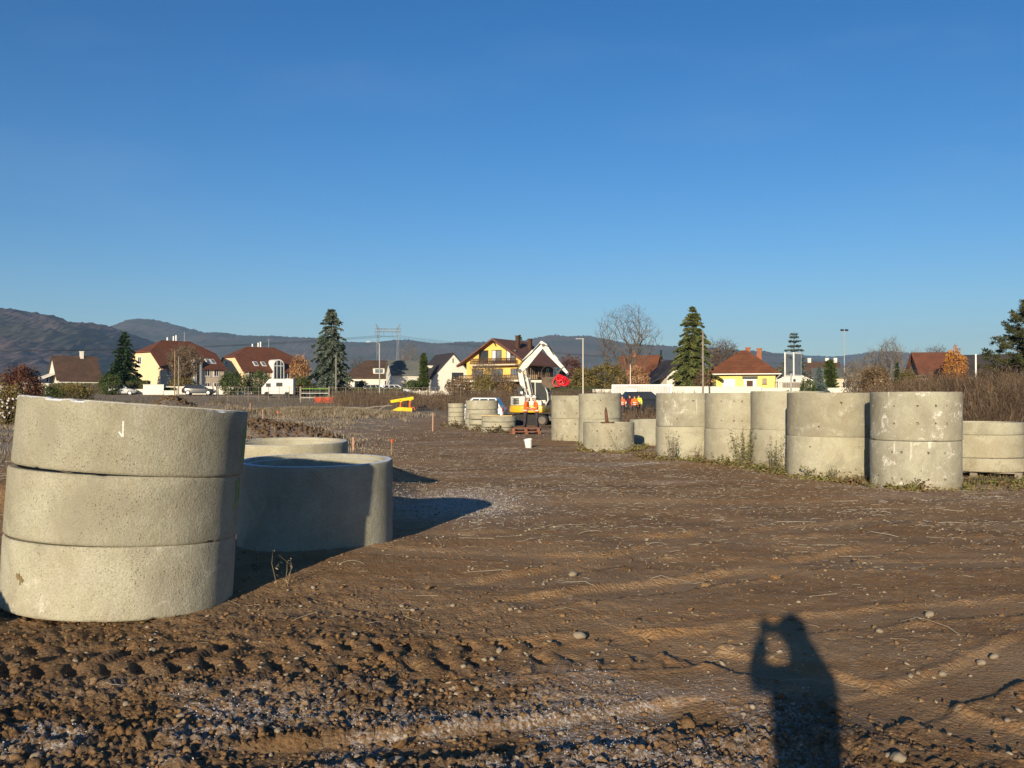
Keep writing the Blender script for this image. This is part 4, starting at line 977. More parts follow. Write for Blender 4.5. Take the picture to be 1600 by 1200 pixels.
# sign panels seen edge-on
d = 74 * K; x = px(1236, d); t = thing('sign_board', 'tall two-panel sign board on a post seen from behind', 'sign', (x, d, gz(x, d)), facing(x, d) + R(66))
z1, z2 = pz(588, d) - gz(x, d), pz(551, d) - gz(x, d)
MB().cyl((0, 0, -.2), (0, 0, z1 + .3), .10, None, 8).build('post', M['galv'], t)
for k, yy in enumerate((-.75, .2)):
    f = MB().b2(-.9, .9, yy, yy + .12, z1, z2).build('panel', M['white_paint'], t)
    MB().b2(-.8, .8, yy - .012, yy - .003, z1 + .15, z2 - .15).b2(-.8, .8, yy + .123, yy + .132, z1 + .15, z2 - .15).build('face_plate', M['grey_glass'], f)
for zz in (z1 + .4, z2 - .5): MB().b2(-.05, .05, -.63, .198, zz, zz + .08).build('bracket', M['black'], t)
# mesh fence
def wire_fence(label, u0, u1, d, h, n, mat='grey_wood', rail='cypress'):
    d = d * K; x0, x1 = px(u0, d), px(u1, d); t = thing('wire_fence', label, 'fence', (x0, d, 0), 0, 'wire fences')
    for i in range(n + 1):
        xx = (x1 - x0) * i / n; zz = gz(x0 + xx, d)
        MB().cyl((xx, 0, zz - .2), (xx, 0, zz + h), .028, None, 6).build('fence_post', M[mat], t)
    mb = MB(); zz = gz((x0 + x1) / 2, d)
    for k in range(int((x1 - x0) / .35)): mb.cyl((k * .35, .045, zz), (k * .35, .045, zz + h - .02), .008, None, 3, False)
    for k in range(4): mb.cyl((0, .045, zz + h * k / 3.1), (x1 - x0, .045, zz + h * k / 3.1), .012, None, 3, False)
    o = mb.build('wire_mesh', M[mat], t); o['kind'] = 'stuff'
    return t
wire_fence('grey wire fence in front of the white van at left', 340, 500, 84, 1.7, 10)
wire_fence('grey wire fence running behind the yellow trench frame', 500, 720, 86, 1.6, 11)
wire_fence('dark wire fence between excavator and site container', 866, 958, 80, 1.8, 5, 'black')
d = 80 * K; x = px(492, d); t = thing('field_gate', 'green field gate with two posts beside the orange netting', 'gate', (x, d, gz(x, d)))
for xx in (-1.6, 1.6): MB().b2(xx - .07, xx + .07, -.07, .07, -.2, 1.8).build('gate_post', M['grey_wood'], t)
for zz in (.5, 1.0, 1.5): MB().b2(-1.52, 1.52, -.03, .03, zz, zz + .08).build('gate_bar', M['green_spray'] if zz == 1.5 else M['galv'], t)
d = 76 * K; x = px(506, d); t = thing('safety_net', 'strip of orange safety netting on stakes by the field gate', 'barrier', (x, d, gz(x, d)))
for xx in (-1.0, -.3, .4, 1.0): MB().b2(xx - .03, xx + .03, -.03, .03, -.1, .85).build('stake', M['wood'], t)
mb = MB()
for k in range(6): mb.b2(-1.0, 1.0, -.05, -.035, .12 + k * .1, .12 + k * .1 + .06)
for k in range(16): mb.b2(-1.0 + k * .13, -1.0 + k * .13 + .05, -.065, -.052, .1, .7)
mb.build('net', M['orange_net'], t)
for (u, d, vt, m1, lab) in ((552, 21.8, 683, 'stake_pink', 'pale wooden stake in the soil right of the single rings, left of two'), (612, 20.8, 686, 'stake_red', 'wooden stake with a red-sprayed top right of the single rings'), (676, 35.5, 645, 'stake_pink', 'pale wooden stake standing left of the narrow ring stack'),
                     (411, 42, 640, 'stake_pink', 'pale stake in frosted grass behind the leaning stack, leftmost of three'), (434, 38, 642, 'stake_red', 'reddish stake in frosted grass behind the leaning stack, second from right'), (391, 50, 630, 'stake_pink', 'thin pale stake far back in the frosted grass')):
    d = d * K; x = px(u, d); z0 = gz2(x, d) - .08; z1 = pz(vt, d) - z0
    t = thing('wooden_stake', lab, 'stake', (x, d, z0), rnd.uniform(0, 1), 'survey stakes'); t.rotation_euler = (rnd.uniform(-.04, .04), rnd.uniform(-.04, .04), rnd.uniform(0, 1))
    MB().b2(-.022, .022, -.018, .018, 0, z1 * .8).build('shaft', M['wood' if m1 == 'stake_red' else 'stake_pink'], t); MB().b2(-.0225, .0225, -.0185, .0185, z1 * .8 + .001, z1).build('painted_tip', M[m1], t)
# portal pylon and wires
def pylon():
    d = 380 * K; x = px(606, d); z0 = 2.0; t = thing('power_pylon', 'steel lattice portal pylon rising behind the low white house', 'pylon', (x, d, z0), R(6))
    zt = pz(516, d) - z0; zl = pz(535, d) - z0
    def lattice(p0, p1, w0, w1, n, name):
        mb = MB(); p0, p1 = Vector(p0), Vector(p1); q = (p1 - p0).to_track_quat('Z', 'Y')
        C = lambda s, k: p0.lerp(p1, s) + q @ Vector(((w0 + (w1 - w0) * s) / 2 * (1, -1, -1, 1)[k], (w0 + (w1 - w0) * s) / 2 * (1, 1, -1, -1)[k], 0))
        for k in range(4): mb.cyl(C(0, k), C(1, k), .13, None, 4)
        for i in range(n):
            for k in range(4):
                a, b = (k, (k + 1) % 4) if i % 2 else ((k + 1) % 4, k)
                mb.cyl(C(i / n, a), C((i + 1) / n, b), .07, None, 3, False)
        return mb.build(name, M['pylon_steel'], t)
    for s in (-1, 1):
        lattice((s * 5.0, 0, -1), (s * 5.4, 0, zl), 1.6, .9, 14, 'leg'); lattice((s * 5.4, 0, zl), (s * 5.0, 0, zt), .9, 1.2, 4, 'leg_head')
        lattice((s * 5.0, 0, zt + .6), (s * 6.6, 0, pz(506, d) - z0), 1.0, .15, 4, 'earth_peak')
    lattice((-7.0, 0, zt), (7.0, 0, zt), 1.5, 1.5, 16, 'cross_beam')
    for k, xx in enumerate((-6.4, -2.2, 2.2, 6.4)):
        MB().lathe([(.16 if i % 2 else .07, -.16 * i) for i in range(14)], 6, (xx, 0, zt - .7)).build('insulator', M['pylon_steel'], t)
        for s, yy in ((-1, -260), (1, 260)):
            pts = []
            for i in range(15):
                f = i / 14; pts.append((xx + s * 250 * f * 1.0, 60 * f * s, zt - 2.9 - 26 * f * (1 - f * .55)))
            MB().tube(pts, .05, 3).build('wire', M['black'], t)
pylon()
# ------------------------------------------------------------------ excavator
def excavator():
    d = 44 * K; x = px(826, d)
    t = thing('excavator', 'white and yellow excavator with folded two-piece boom behind the workers', 'excavator', (x, d, gz(x, d) - .02), R(-15))
    W, Y = M['machine_white'], M['machine_yellow']
    for s in (-1, 1):
        y0 = s * .92
        prof = []
        for a in np.linspace(90, 270, 7): prof.append((-1.12 + .33 * math.cos(R(a)), .34 + .33 * math.sin(R(a))))
        for a in np.linspace(-90, 90, 7): prof.append((1.12 + .33 * math.cos(R(a)), .34 + .33 * math.sin(R(a))))
        tr = MB().prism(prof, y0 - .22, y0 + .22, 'y').build('track', M['black_rubber'], t)
        mb = MB()
        n = 44; per = []
        L = [(Vector((p[0], 0, p[1])), Vector((q[0], 0, q[1]))) for p, q in zip(prof, prof[1:] + prof[:1])]
        tot = sum((b - a).length for a, b in L)
        for k in range(n):
            s_ = tot * k / n
            for a, b in L:
                l = (b - a).length
                if s_ <= l: break
                s_ -= l
            p = a.lerp(b, s_ / l); ang = math.atan2((b - a).z, (b - a).x)
            mb.box((p.x, y0, p.z), (.09, .45, .05), (0, -ang, 0))
        g = mb.build('tread', M['black_rubber'], tr); g['kind'] = 'stuff'
        MB().b2(-1.1, 1.1, y0 - .17, y0 + .17, .28, .48).build('track_frame', M['machine_grey'], t)
        for xx in (-1.12, 1.12): MB().cyl((xx, y0 - .24, .34), (xx, y0 + .24, .34), .23, None, 14).build('sprocket', M['machine_grey'], t)
    MB().b2(-.7, .7, -.7, .7, .3, .62).cyl((0, 0, .62), (0, 0, .80), .55, None, 20).build('undercarriage', M['machine_grey'], t)
    bl = [(1.75, .10), (1.82, .10), (1.90, .32), (1.84, .55), (1.77, .55), (1.82, .32)]
    MB().prism(bl, -1.15, 1.15, 'y').b2(1.2, 1.8, -.6, -.48, .3, .42).b2(1.2, 1.8, .48, .6, .3, .42).build('dozer_blade', M['machine_grey'], t)
    # slewing deck: yellow skirt, white hood with rounded tail
    def tail(r, x1, z0, z1, yy, name, m, bev=.05):
        poly = [(x1, -yy), (x1, yy)] + [(-.15 - r * math.sin(R(a)) * .98, yy * math.cos(R(a))) for a in np.linspace(0, 180, 11)]
        return MB().prism([(p[0], p[1]) for p in poly], z0, z1, 'z').build(name, m, t, smooth=True, bevel=bev)
    tail(1.05, 1.12, .80, 1.22, 1.08, 'deck_skirt', Y); tail(1.00, .02, 1.223, 1.80, 1.05, 'engine_hood', W, .07)
    for k in range(4): MB().b2(-.75, -.35, -1.075, -1.03, 1.32 + k * .1, 1.32 + k * .1 + .06).build('vent_slat', M['black'], t)
    MB().b2(-1.16, -1.13, -.35, .35, 1.35, 1.65).build('rear_grille', M['black'], t)
    MB().b2(.03, 1.05, -1.0, -.45, 1.223, 1.50).build('toolbox', W, t, bevel=.05)
    MB().cyl((-.8, .3, 1.79), (-.8, .3, 2.15), .05, None, 8).build('exhaust', M['black'], t)
    # cab
    cb = MB()
    P = [(-.05, 1.22), (1.02, 1.22), (1.20, 1.55), (1.16, 2.0), (.92, 2.66), (-.05, 2.70)]
    y0, y1 = .12, 1.0
    def bar(a, b, w=.075): cb.cyl(a, b, w / 2, None, 6)
    for yy in (y0, y1):
        for i in range(6):
            a, b = P[i], P[(i + 1) % 6]; bar((a[0], yy, a[1]), (b[0], yy, b[1]))
        bar((.42, yy, 1.22), (.38, yy, 2.69))
    for p in P: bar((p[0], y0, p[1]), (p[0], y1, p[1]))
    c = cb.build('cab_frame', W, t)
    MB().b2(-.12, .98, y0 - .04, y1 + .04, 2.69, 2.80).build('cab_roof', W, t, bevel=.035)
    MB().prism([(-.02, 1.24), (1.0, 1.24), (1.16, 1.56), (1.12, 2.0), (.9, 2.63), (-.02, 2.66)], y0 + .03, y1 - .03, 'y').build('cab_glass', M['glass'], t)
    MB().b2(-.08, 1.05, y0 - .035, y0 - .003, 1.223, 1.55).build('cab_side_panel', W, t)
    # two-piece boom
    def beam(pts, w, name, m=W):
        mb = MB(); n = len(pts)
        for i in range(n - 1):
            (x0, z0, h0), (x1, z1, h1) = pts[i], pts[i + 1]
            dx, dz = x1 - x0, z1 - z0; L = math.hypot(dx, dz); nx, nz = -dz / L, dx / L
            poly = [(x0 + nx * h0 / 2, z0 + nz * h0 / 2), (x0 - nx * h0 / 2, z0 - nz * h0 / 2), (x1 - nx * h1 / 2, z1 - nz * h1 / 2), (x1 + nx * h1 / 2, z1 + nz * h1 / 2)]
            e = .003 * (i % 2)
            mb.prism(poly, -.30 - w / 2 + e, -.30 + w / 2 - e, 'y')
        for (xx, zz, hh) in pts[1:-1]: mb.cyl((xx, -.30 - w / 2 + .002, zz), (xx, -.30 + w / 2 - .002, zz), hh / 2, None, 14)
        return mb.build(name, m, t)
    beam([(-.02, 1.45, .26), (-.28, 2.5, .30), (-.44, 3.36, .28)], .30, 'lower_boom')
    beam([(-.44, 3.36, .28), (-.10, 3.74, .40), (.45, 4.34, .32), (1.04, 4.95, .22)], .26, 'upper_boom')
    beam([(.84, 5.14, .16), (1.08, 4.90, .34), (1.42, 4.42, .32), (2.0, 3.78, .22), (2.56, 3.16, .14)], .22, 'stick')
    MB().cyl((-.44, -.53, 3.36), (-.44, -.07, 3.36), .12, None, 12).cyl((1.04, -.5, 4.93), (1.04, -.1, 4.93), .10, None, 12).cyl((2.56, -.47, 3.16), (2.56, -.13, 3.16), .08, None, 12).build('pivot_pin', M['machine_grey'], t)
    def ram(a, b, f, r, yy, name):
        a, b = Vector((a[0], yy, a[1])), Vector((b[0], yy, b[1])); m = a.lerp(b, f)
        o = MB().cyl(a, m, r, None, 12).build(name, W, t, smooth=True)
        MB().cyl(m, b, r * .55, None, 10).build('piston_rod', M['steel'], o, smooth=True)
    for yy in (-.54, -.06): ram((.34, 1.45), (-.12, 3.52), .72, .085, yy, 'boom_ram')
    ram((-.28, 3.98), (.86, 5.14), .55, .075, -.30, 'stick_ram'); ram((1.3, 4.74), (2.30, 3.58), .6, .065, -.30, 'bucket_ram')
    MB().tube([(2.30, -.22, 3.58), (2.0, -.22, 3.30), (1.85, -.22, 2.98)], .05, 6).tube([(2.30, -.38, 3.58), (2.0, -.38, 3.30), (1.85, -.38, 2.98)], .05, 6).build('bucket_link', M['machine_grey'], t)
    for k, (yy, o) in enumerate(((-.46, 0), (-.16, .05))):
        MB().tube([(-.05, yy, 1.9), (-.5, yy, 2.6 + o), (-.66, yy, 3.4), (-.35, yy, 3.9), (.3, yy, 4.42 + o), (.85, yy, 5.02 + o), (1.35, yy, 4.85), (1.7, yy, 4.3)], .028, 6).build('hydraulic_hose', M['black'], t)
    MB().tube([(1.3 + .45 * math.cos(a), -.3, 3.15 + .5 * math.sin(a)) for a in np.linspace(-.2, 3.0, 10)], .035, 6).build('hydraulic_hose', M['black'], t)
    # curled bucket
    bp = [(.98, 2.92), (1.02, 2.55), (1.15, 2.36), (1.5, 2.28), (1.9, 2.34), (2.12, 2.55), (2.3, 2.95), (2.5, 3.22), (2.62, 3.1), (2.45, 2.85)]
    mb = MB(); out = [(1.0, 2.95), (1.02, 2.55), (1.15, 2.36), (1.5, 2.28), (1.9, 2.34), (2.15, 2.58), (2.42, 2.98)]
    for i in range(len(out) - 1):
        (x0, z0), (x1, z1) = out[i], out[i + 1]; q = Vector((x1 - x0, 0, z1 - z0)); n_ = Vector((-q.z, 0, q.x)).normalized() * .035
        mb.prism([(x0, z0), (x1, z1), (x1 + n_.x, z1 + n_.z), (x0 + n_.x, z0 + n_.z)], -.80, .20, 'y')
    for yy in (-.823, .203): mb.prism(out, yy, yy + .02, 'y')
    for k in range(5): mb.prism([(.95, 2.93), (1.05, 2.93), (.97, 3.12)], -.78 + k * .235, -.78 + k * .235 + .08, 'y')
    mb.build('bucket', M['muddy_steel'], t)
    # lamp, mirror, grab rails at the right front
    g = MB().tube([(-.42, -.98, 1.8), (-.42, -.98, 2.35), (-.1, -.98, 2.38), (-.05, -.98, 1.8)], .022, 6).build('grab_rail', M['black'], t)
    MB().box((-.30, -1.0, 2.22), (.30, .05, .36)).build('mirror', M['black'], t); MB().box((-.18, -1.02, 2.02), (.16, .1, .14)).build('work_lamp', M['lamp_clear'], t)
    MB().tube([(.5 + .0 * a, -.97, 1.5 + .45 * math.sin(a)) if False else (.1 + .4 * (1 - math.cos(a)), -.97, 1.5 + .4 * math.sin(a)) for a in np.linspace(0, math.pi, 9)], .02, 6).build('grab_rail', M['black'], t)
    # hose coil hung on the bucket
    wp = Matrix.Translation(t.location) @ Matrix.Rotation(R(-15), 4, 'Z')
    c = thing('hose_coil', 'bright red coil of corrugated conduit hanging on the bucket', 'coil', (0, 0, 0)); c.matrix_world = wp @ Matrix.Translation((2.34, -1.02, 2.74))
    for k in range(10):
        r = (.30, .20, .27, .15, .24, .11, .22, .17, .26, .13)[k] + rnd.uniform(-.02, .02); pts = []
        ox, oz, oy, ti = rnd.uniform(-.26, .16), rnd.uniform(-.16, .20), -.03 + k * .025, rnd.uniform(-2.6, 2.6)
        n = 26
        mb = MB(); ra = []
        for i in range(n + 1):
            a = 2 * math.pi * i / n; pts.append((ox + r * math.cos(a) * (1.0 + .18 * math.sin(2 * a + k)), oy + ti * .3 * r * math.cos(a + k), oz + r * math.sin(a) * 1.02)); ra.append(.036 if i % 2 else .028)
        mb.tube(pts, ra, 7).build('loop', M['red_plastic'], c, smooth=True)
excavator()

# ------------------------------------------------------------------ vehicles
def loft(secs, n_side):
    mb = MB(); k = len(secs[0])
    for s in secs: mb.v += [tuple(p) for p in s]
    for i in range(len(secs) - 1):
        for j in range(k): mb.f.append((i * k + j, i * k + (j + 1) % k, (i + 1) * k + (j + 1) % k, (i + 1) * k + j))
    mb.f.append(tuple(range(k))); mb.f.append(tuple((len(secs) - 1) * k + j for j in reversed(range(k))))
    return mb
def car(label, u, d, rz, paint, L=4.3, H=1.55, suv=.06, cat='car', name='parked_car', group='parked vehicles', dz=0.0):
    d = d * K; x = px(u, d); t = thing(name, label, cat, (x, d, gz(x, d) + dz), rz, group)
    k = L / 4.3
    def sec(xx, z0, z1, hw): return [(xx * k, -hw * .9, z0), (xx * k, -hw, z0 + .1), (xx * k, -hw, (z0 + z1) / 2), (xx * k, -hw * .97, z1 - .07), (xx * k, -hw * .86, z1), (xx * k, hw * .86, z1), (xx * k, hw * .97, z1 - .07), (xx * k, hw, (z0 + z1) / 2), (xx * k, hw, z0 + .1), (xx * k, hw * .9, z0)]
    s = suv
    body = loft([sec(-2.15, .45, .85 + s, .72), sec(-2.05, .32, .95 + s, .82), sec(-1.6, .24, 1.0 + s, .89), (sec(-.6, .22, .98 + s, .90)), sec(.9, .22, .96 + s, .90), sec(1.55, .24, .88 + s, .87), sec(2.0, .30, .76 + s, .80), sec(2.15, .42, .66 + s, .68)], 10).build('body', paint, t, smooth=True)
    b0, b1, r0, r1, zb = -1.98 * k, 1.08 * k, -1.55 * k, .28 * k, .97 + s
    def gs(xb, xr, z, hw, f): return None
    B = [(b0, -.80, zb), (b1, -.80, zb - .02), (b1, .80, zb - .02), (b0, .80, zb)]; T = [(r0, -.60, H - .03), (r1, -.60, H - .02), (r1, .60, H - .02), (r0, .60, H - .03)]
    Tm = [(-.6 * k, -.62, H), (-.6 * k, .62, H)]
    gh_ = MB().add(B + T, [(0, 1, 5, 4), (1, 2, 6, 5), (2, 3, 7, 6), (3, 0, 4, 7), (4, 5, 6, 7), (3, 2, 1, 0)]).build('cabin', paint, t, bevel=.05)
    def pane(q, s0, s1, t0, t1, nm='window'):
        a, b, c_, e = [Vector(v) for v in q]
        f = lambda s_, t_: (a.lerp(b, s_)).lerp(e.lerp(c_, s_), t_)
        pts = [f(s0, t0), f(s1, t0), f(s1, t1), f(s0, t1)]; n = (pts[1] - pts[0]).cross(pts[3] - pts[0]).normalized()
        MB().add([p + n * .012 for p in pts] + [p - n * .03 for p in pts], [(0, 1, 2, 3), (7, 6, 5, 4), (0, 4, 5, 1), (1, 5, 6, 2), (2, 6, 7, 3), (3, 7, 4, 0)]).build(nm, M['glass'], t)
    for q in ((B[0], B[1], T[1], T[0]), (B[2], B[3], T[3], T[2])):
        rev = q[0][1] > 0
        for (s0, s1) in ((.06, .30), (.34, .62), (.66, .90)):
            if rev: s0, s1 = 1 - s1, 1 - s0
            pane(q, s0, s1, .10, .86)
    pane((B[1], B[2], T[2], T[1]), .06, .94, .08, .92, 'windscreen'); pane((B[3], B[0], T[0], T[3]), .08, .92, .25, .9, 'rear_window')
    for sx in (-1.33, 1.33):
        for sy in (-1, 1):
            w = MB().cyl((sx * k, sy * .68, .33), (sx * k, sy * .915, .33), .335, None, 20).build('wheel', M['black_rubber'], t)
            MB().cyl((sx * k, sy * .90, .33), (sx * k, sy * .925, .33), .21, None, 12).build('rim', M['steel'], w)
    for sy in (-1, 1):
        MB().box((-2.08 * k, sy * .68, .82 + s), (.12, .22, .24)).build('tail_lamp', M['tail_red'], t); MB().box((2.05 * k, sy * .62, .62 + s), (.16, .24, .14)).build('headlight', M['lamp_clear'], t)
        MB().box((.85 * k, sy * 1.0, 1.02 + s), (.14, .2, .13)).build('wing_mirror', paint, t)
    return t
car('white hatchback car parked behind the concrete rings, left of the excavator', 747, 46.0, R(169), M['car_white'], 3.6, 1.70, .10)
car('silver car parked by the clipped hedge at left', 190, 105, R(10), M['car_silver'], dz=-.05)
car('dark saloon car parked in front of the long cream wall', 311, 101, R(8), M['car_dark'], 4.5, 1.5, 0, dz=.1)
car('white car parked right of the field gate below the low white house', 618, 101, R(12), M['car_white'])
car('pale grey car beside the lamp post below the low white house', 590, 101.5, R(5), M['car_silver'])
car('black van standing behind the group of people near the site container', 1008, 63, R(20), M['car_dark'], 4.8, 1.9, .2, 'van', 'parked_van')
# white van body at left
d = 93 * K; x = px(436, d)
t = thing('box_van', 'white camper van parked behind the wire fence at left', 'van', (x, d, gz(x, d) + .1), R(4), 'parked vehicles')
MB().prism([(-2.1, .35), (2.0, .35), (2.0, 2.35), (-1.1, 2.35), (-1.3, 2.1), (-1.9, 1.35), (-2.1, 1.2)], -1.0, 1.0, 'y').build('body', M['van_white'], t, bevel=.06)
MB().b2(-.2, .6, -1.03, -1.003, 1.35, 1.85).build('window', M['glass'], t); MB().b2(1.1, 1.7, -1.03, -1.003, .6, 2.1).build('door', M['van_white'], t); MB().b2(-1.5, -.9, -1.03, -1.003, 1.3, 1.75).build('cab_window', M['glass'], t)
for sx in (-1.4, 1.2):
    for sy in (-1, 1): MB().cyl((sx, sy * .8, .34), (sx, sy * 1.02, .34), .34, None, 16).build('wheel', M['black_rubber'], t)
# white site container
d = 74 * K; x = px(1003, d); z0 = gz(x, d)
zt = pz(601, d)
t = thing('site_container', 'white corrugated site container behind the group of people', 'container', (x, d, zt - 2.55), R(-9), 'site containers')
W_ = 6.0
c = MB().b2(-3.0, 3.0, -1.17, 1.17, .05, 2.5).build('shell', M['galv'], t)  # darker shell colour paints shade into the gaps between the ribs
for sx in (-2.99, 2.99):
    for sy in (-1.2, 1.2): MB().b2(sx - .08, sx + .08, sy - .06, sy + .06, 0, 2.55).build('corner_post', M['white_paint'], t)
MB().b2(-2.9, 2.9, -1.25, -1.175, 2.37, 2.55).build('top_rail', M['white_paint'], t); MB().b2(-2.9, 2.9, -1.25, -1.175, 0, .15).build('bottom_rail', M['white_paint'], t)
for k in range(36):
    xx = -2.85 + k * .16
    if -1.5 < xx < -.45: continue
    MB().prism([(xx - .06, -1.172), (xx - .03, -1.215), (xx + .03, -1.215), (xx + .06, -1.172)], .16, 2.36, 'z').build('rib', M['van_white'], t)
MB().b2(-1.5, -.5, -1.225, -1.173, .16, 2.1).build('door', M['white_paint'], t)
for k in range(2): MB().b2(3.01, 3.04, -1.05 + k * 1.06, -.02 + k * 1.06, .2, 2.35).build('end_door', M['van_white'], t)
for yy in (-.6, -.2, .3, .7): MB().cyl((3.07, yy, .2), (3.07, yy, 2.35), .025, None, 6).build('lock_rod', M['galv'], t)

# yellow trench shield
d = 62 * K; x = px(628, d); z0 = gz(x, d)
t = thing('trench_shield', 'yellow trench shield with two orange struts lying at the edge of the scrub', 'trench box', (x, d, z0 + .02), R(10))
MB().box((0, 0, 1.02), (2.0, .9, .26), (0, R(-9), 0)).build('upper_panel', M['frame_yellow'], t, bevel=.03); MB().prism([(-1.0, 0.05), (.85, 0.0), (.85, .32), (-.3, .38)], -.5, .5, 'y').build('lower_panel', M['frame_yellow'], t)
for xx in (-.12, .68):
    for yy in (-.36, .36): MB().cyl((xx, yy, .33), (xx, yy, .98 + xx * .15), .075, None, 8).build('strut', M['frame_orange'], t)
    MB().box((xx, -.40, .92 + xx * .15), (.22, .1, .16)).build('strut_socket', M['frame_yellow'], t)
MB().tube([(.8, -.4, .3), (1.05, -.5, .35), (1.1, -.5, .1)], .05, 6).build('hook', M['frame_orange'], t)
for k, (u0, v0, u1, v1, d) in enumerate(((537, 636, 578, 639.5, 62), (560, 638, 612, 634, 63), (590, 641, 606, 633, 62.5))):
    d = d * K
    a = Vector((px(u0, d), d, pz(v0, d))); b = Vector((px(u1, d), d + .4, pz(v1, d))); m = (a + b) / 2
    z = gz(m.x, m.y) + .12; o = MB().tube([(a - m) * 1 + Vector((0, 0, -.05)), Vector((0, 0, .03)), (b - m) + Vector((0, 0, .02))], .05, 6).build('timber_pole', M['grey_wood'], None); o.location = (m.x, m.y, max(z, m.z))
    props(o, ['pale timber pole lying on the ground left of the yellow trench shield, leftmost', 'pale timber pole lying with one end by the yellow trench shield', 'short timber pole propped up left of the yellow trench shield'][k], 'pole', 'timber poles on the ground')

# ------------------------------------------------------------------ people
def skin_mesh(name, verts, edges, mat, root=0, sub=1):
    """a body part grown as one smooth tapered surface around a skeleton"""
    me = bpy.data.meshes.new(name); me.from_pydata([v[0] for v in verts], edges, [])
    o = bpy.data.objects.new(name, me); COL.objects.link(o)
    md = o.modifiers.new('skin', 'SKIN'); md.use_smooth_shade = True
    lay = me.skin_vertices[0].data
    for i, v in enumerate(verts):
        r = v[1]; lay[i].radius = r if isinstance(r, tuple) else (r, r); lay[i].use_root = (i == root)
    s = o.modifiers.new('sub', 'SUBSURF'); s.levels = sub; s.render_levels = sub
    dg = bpy.context.evaluated_depsgraph_get(); ev = o.evaluated_get(dg)
    m2 = bpy.data.meshes.new_from_object(ev); m2.name = name
    bpy.data.objects.remove(o); bpy.data.meshes.remove(me)
    m2.materials.clear(); m2.materials.append(mat)
    for p in m2.polygons: p.use_smooth = True
    return m2
def person(label, x, y, rz, arms, legs=None, top='hivis_orange', trousers='navy_cloth', helmet=None, lean=0.0, vest=True, scale=1.0, group='people on the site', z=None, hair='hair', stripe=True, bulk=1.0):
    """faces local -Y; arms = ((elbow, wrist) left, (elbow, wrist) right) in local metres"""
    t = thing('person', label, 'person', (x, y, gz(x, y) - .01 if z is None else z), rz, group); t.scale = (scale,) * 3
    ly = -math.sin(lean)
    sh = lambda z: (z - .95) * ly
    hip = .95; ch = (0, sh(1.36), 1.36); nk = (0, sh(1.5) - .01, 1.49); hd = (0, sh(1.6) - .03, 1.615); ht = (0, sh(1.7) - .035, 1.69)
    legs = legs or (((.10, -.03, .50), (.11, .03, .09)), ((-.10, -.01, .50), (-.11, .05, .09)))
    V = [((0, 0, hip), (.105, .070)), ((0, sh(1.15), 1.15), (.095, .065)), (ch, (.105, .070)), (nk, .052), (hd, (.072, .088)), (ht, (.068, .08))]
    E = [(0, 1), (1, 2), (2, 3), (3, 4), (4, 5)]
    aj = []
    for s, (el, wr) in zip((1, -1), arms):
        shp = (s * .185, sh(1.42) + .005, 1.415); b = len(V)
        wr, el = Vector(wr), Vector(el); hn = wr + (wr - el).normalized() * .07
        V += [(shp, .045), (tuple(el), .038), (tuple(wr), .029), (tuple(hn), (.040, .022))]
        E += [(2, b), (b, b + 1), (b + 1, b + 2), (b + 2, b + 3)]; aj.append((shp, el, wr, hn))
    lj = []
    for s, (kn, an) in zip((1, -1), legs):
        b = len(V); V += [((s * .09, 0, .88), .066), (kn, .050), (an, .042), ((an[0] + s * .01, an[1] - .14, .045), .035)]
        E += [(0, b), (b, b + 1), (b + 1, b + 2), (b + 2, b + 3)]; lj.append((kn, an))
    V.append(((0, hd[1] - .105, hd[2] - .005), .014)); E.append((4, len(V) - 1))       # nose
    b_ = link('body', skin_mesh('body', V, E, M['skin']), t)
    for s in (1, -1):
        MB().lathe([(.004, -.012), (.012, -.006), (.014, 0), (.012, .006), (.004, .012)], 8, (s * .030, hd[1] - .084, hd[2] + .022)).build('eye', M['navy_cloth'], b_)
        MB().box((s * .083, hd[1] + .01, hd[2] + .005), (.018, .045, .06)).build('ear', M['skin'], b_, bevel=.008)
        MB().box((0, hd[1] - .0875, hd[2] - .042), (.042, .012, .009)).build('mouth', M['maroon_cloth'], b_) if s == 1 else None
    # fingers
    for s, (shp, el, wr, hn) in zip((1, -1), aj):
        dr = (hn - wr).normalized(); side = dr.cross(Vector((0, -1, .3))).normalized(); pal = side.cross(dr)
        mb = MB()
        for k in range(4):
            b0_ = hn + side * (.027 - .018 * k) * 1.0; l = (.062, .072, .068, .052)[k]
            mb.tube([b0_ - dr * .01, b0_ + dr * l * .5 + pal * .006, b0_ + dr * l * .8 + pal * .026, b0_ + dr * l * .9 + pal * .045], [.0095, .009, .008, .006], 6)
        mb.tube([wr + side * .02 + dr * .02, wr + side * .05 + dr * .05 + pal * .012, wr + side * .055 + dr * .085 + pal * .025], [.012, .010, .007], 6)
        mb.build('fingers', M['skin'], b_, smooth=True)
    # trousers, jacket, boots as clothes over the body
    TV = [((0, 0, 1.0), (.165, .115)), ((0, 0, .92), (.165, .12))]; TE = [(0, 1)]
    for s, (kn, an) in zip((1, -1), lj):
        b = len(TV); TV += [((s * .092, 0, .84), .102), (kn, .078), ((an[0], an[1], an[2] + .03), .066)]; TE += [(1, b), (b, b + 1), (b + 1, b + 2)]
        MB().tube([(an[0], an[1] + .045, .05), (an[0], an[1] - .03, .055), (an[0] + s * .01, an[1] - .12, .045), (an[0] + s * .012, an[1] - .19, .035)], [.045, .052, .047, .03], 10).tube([(an[0], an[1] + .005, .04), (an[0], an[1], .18)], [.05, .055], 10).build('boot', M['boots'], t, smooth=True)
    link('trousers', skin_mesh('trousers', TV, TE, M[trousers], 1), t)
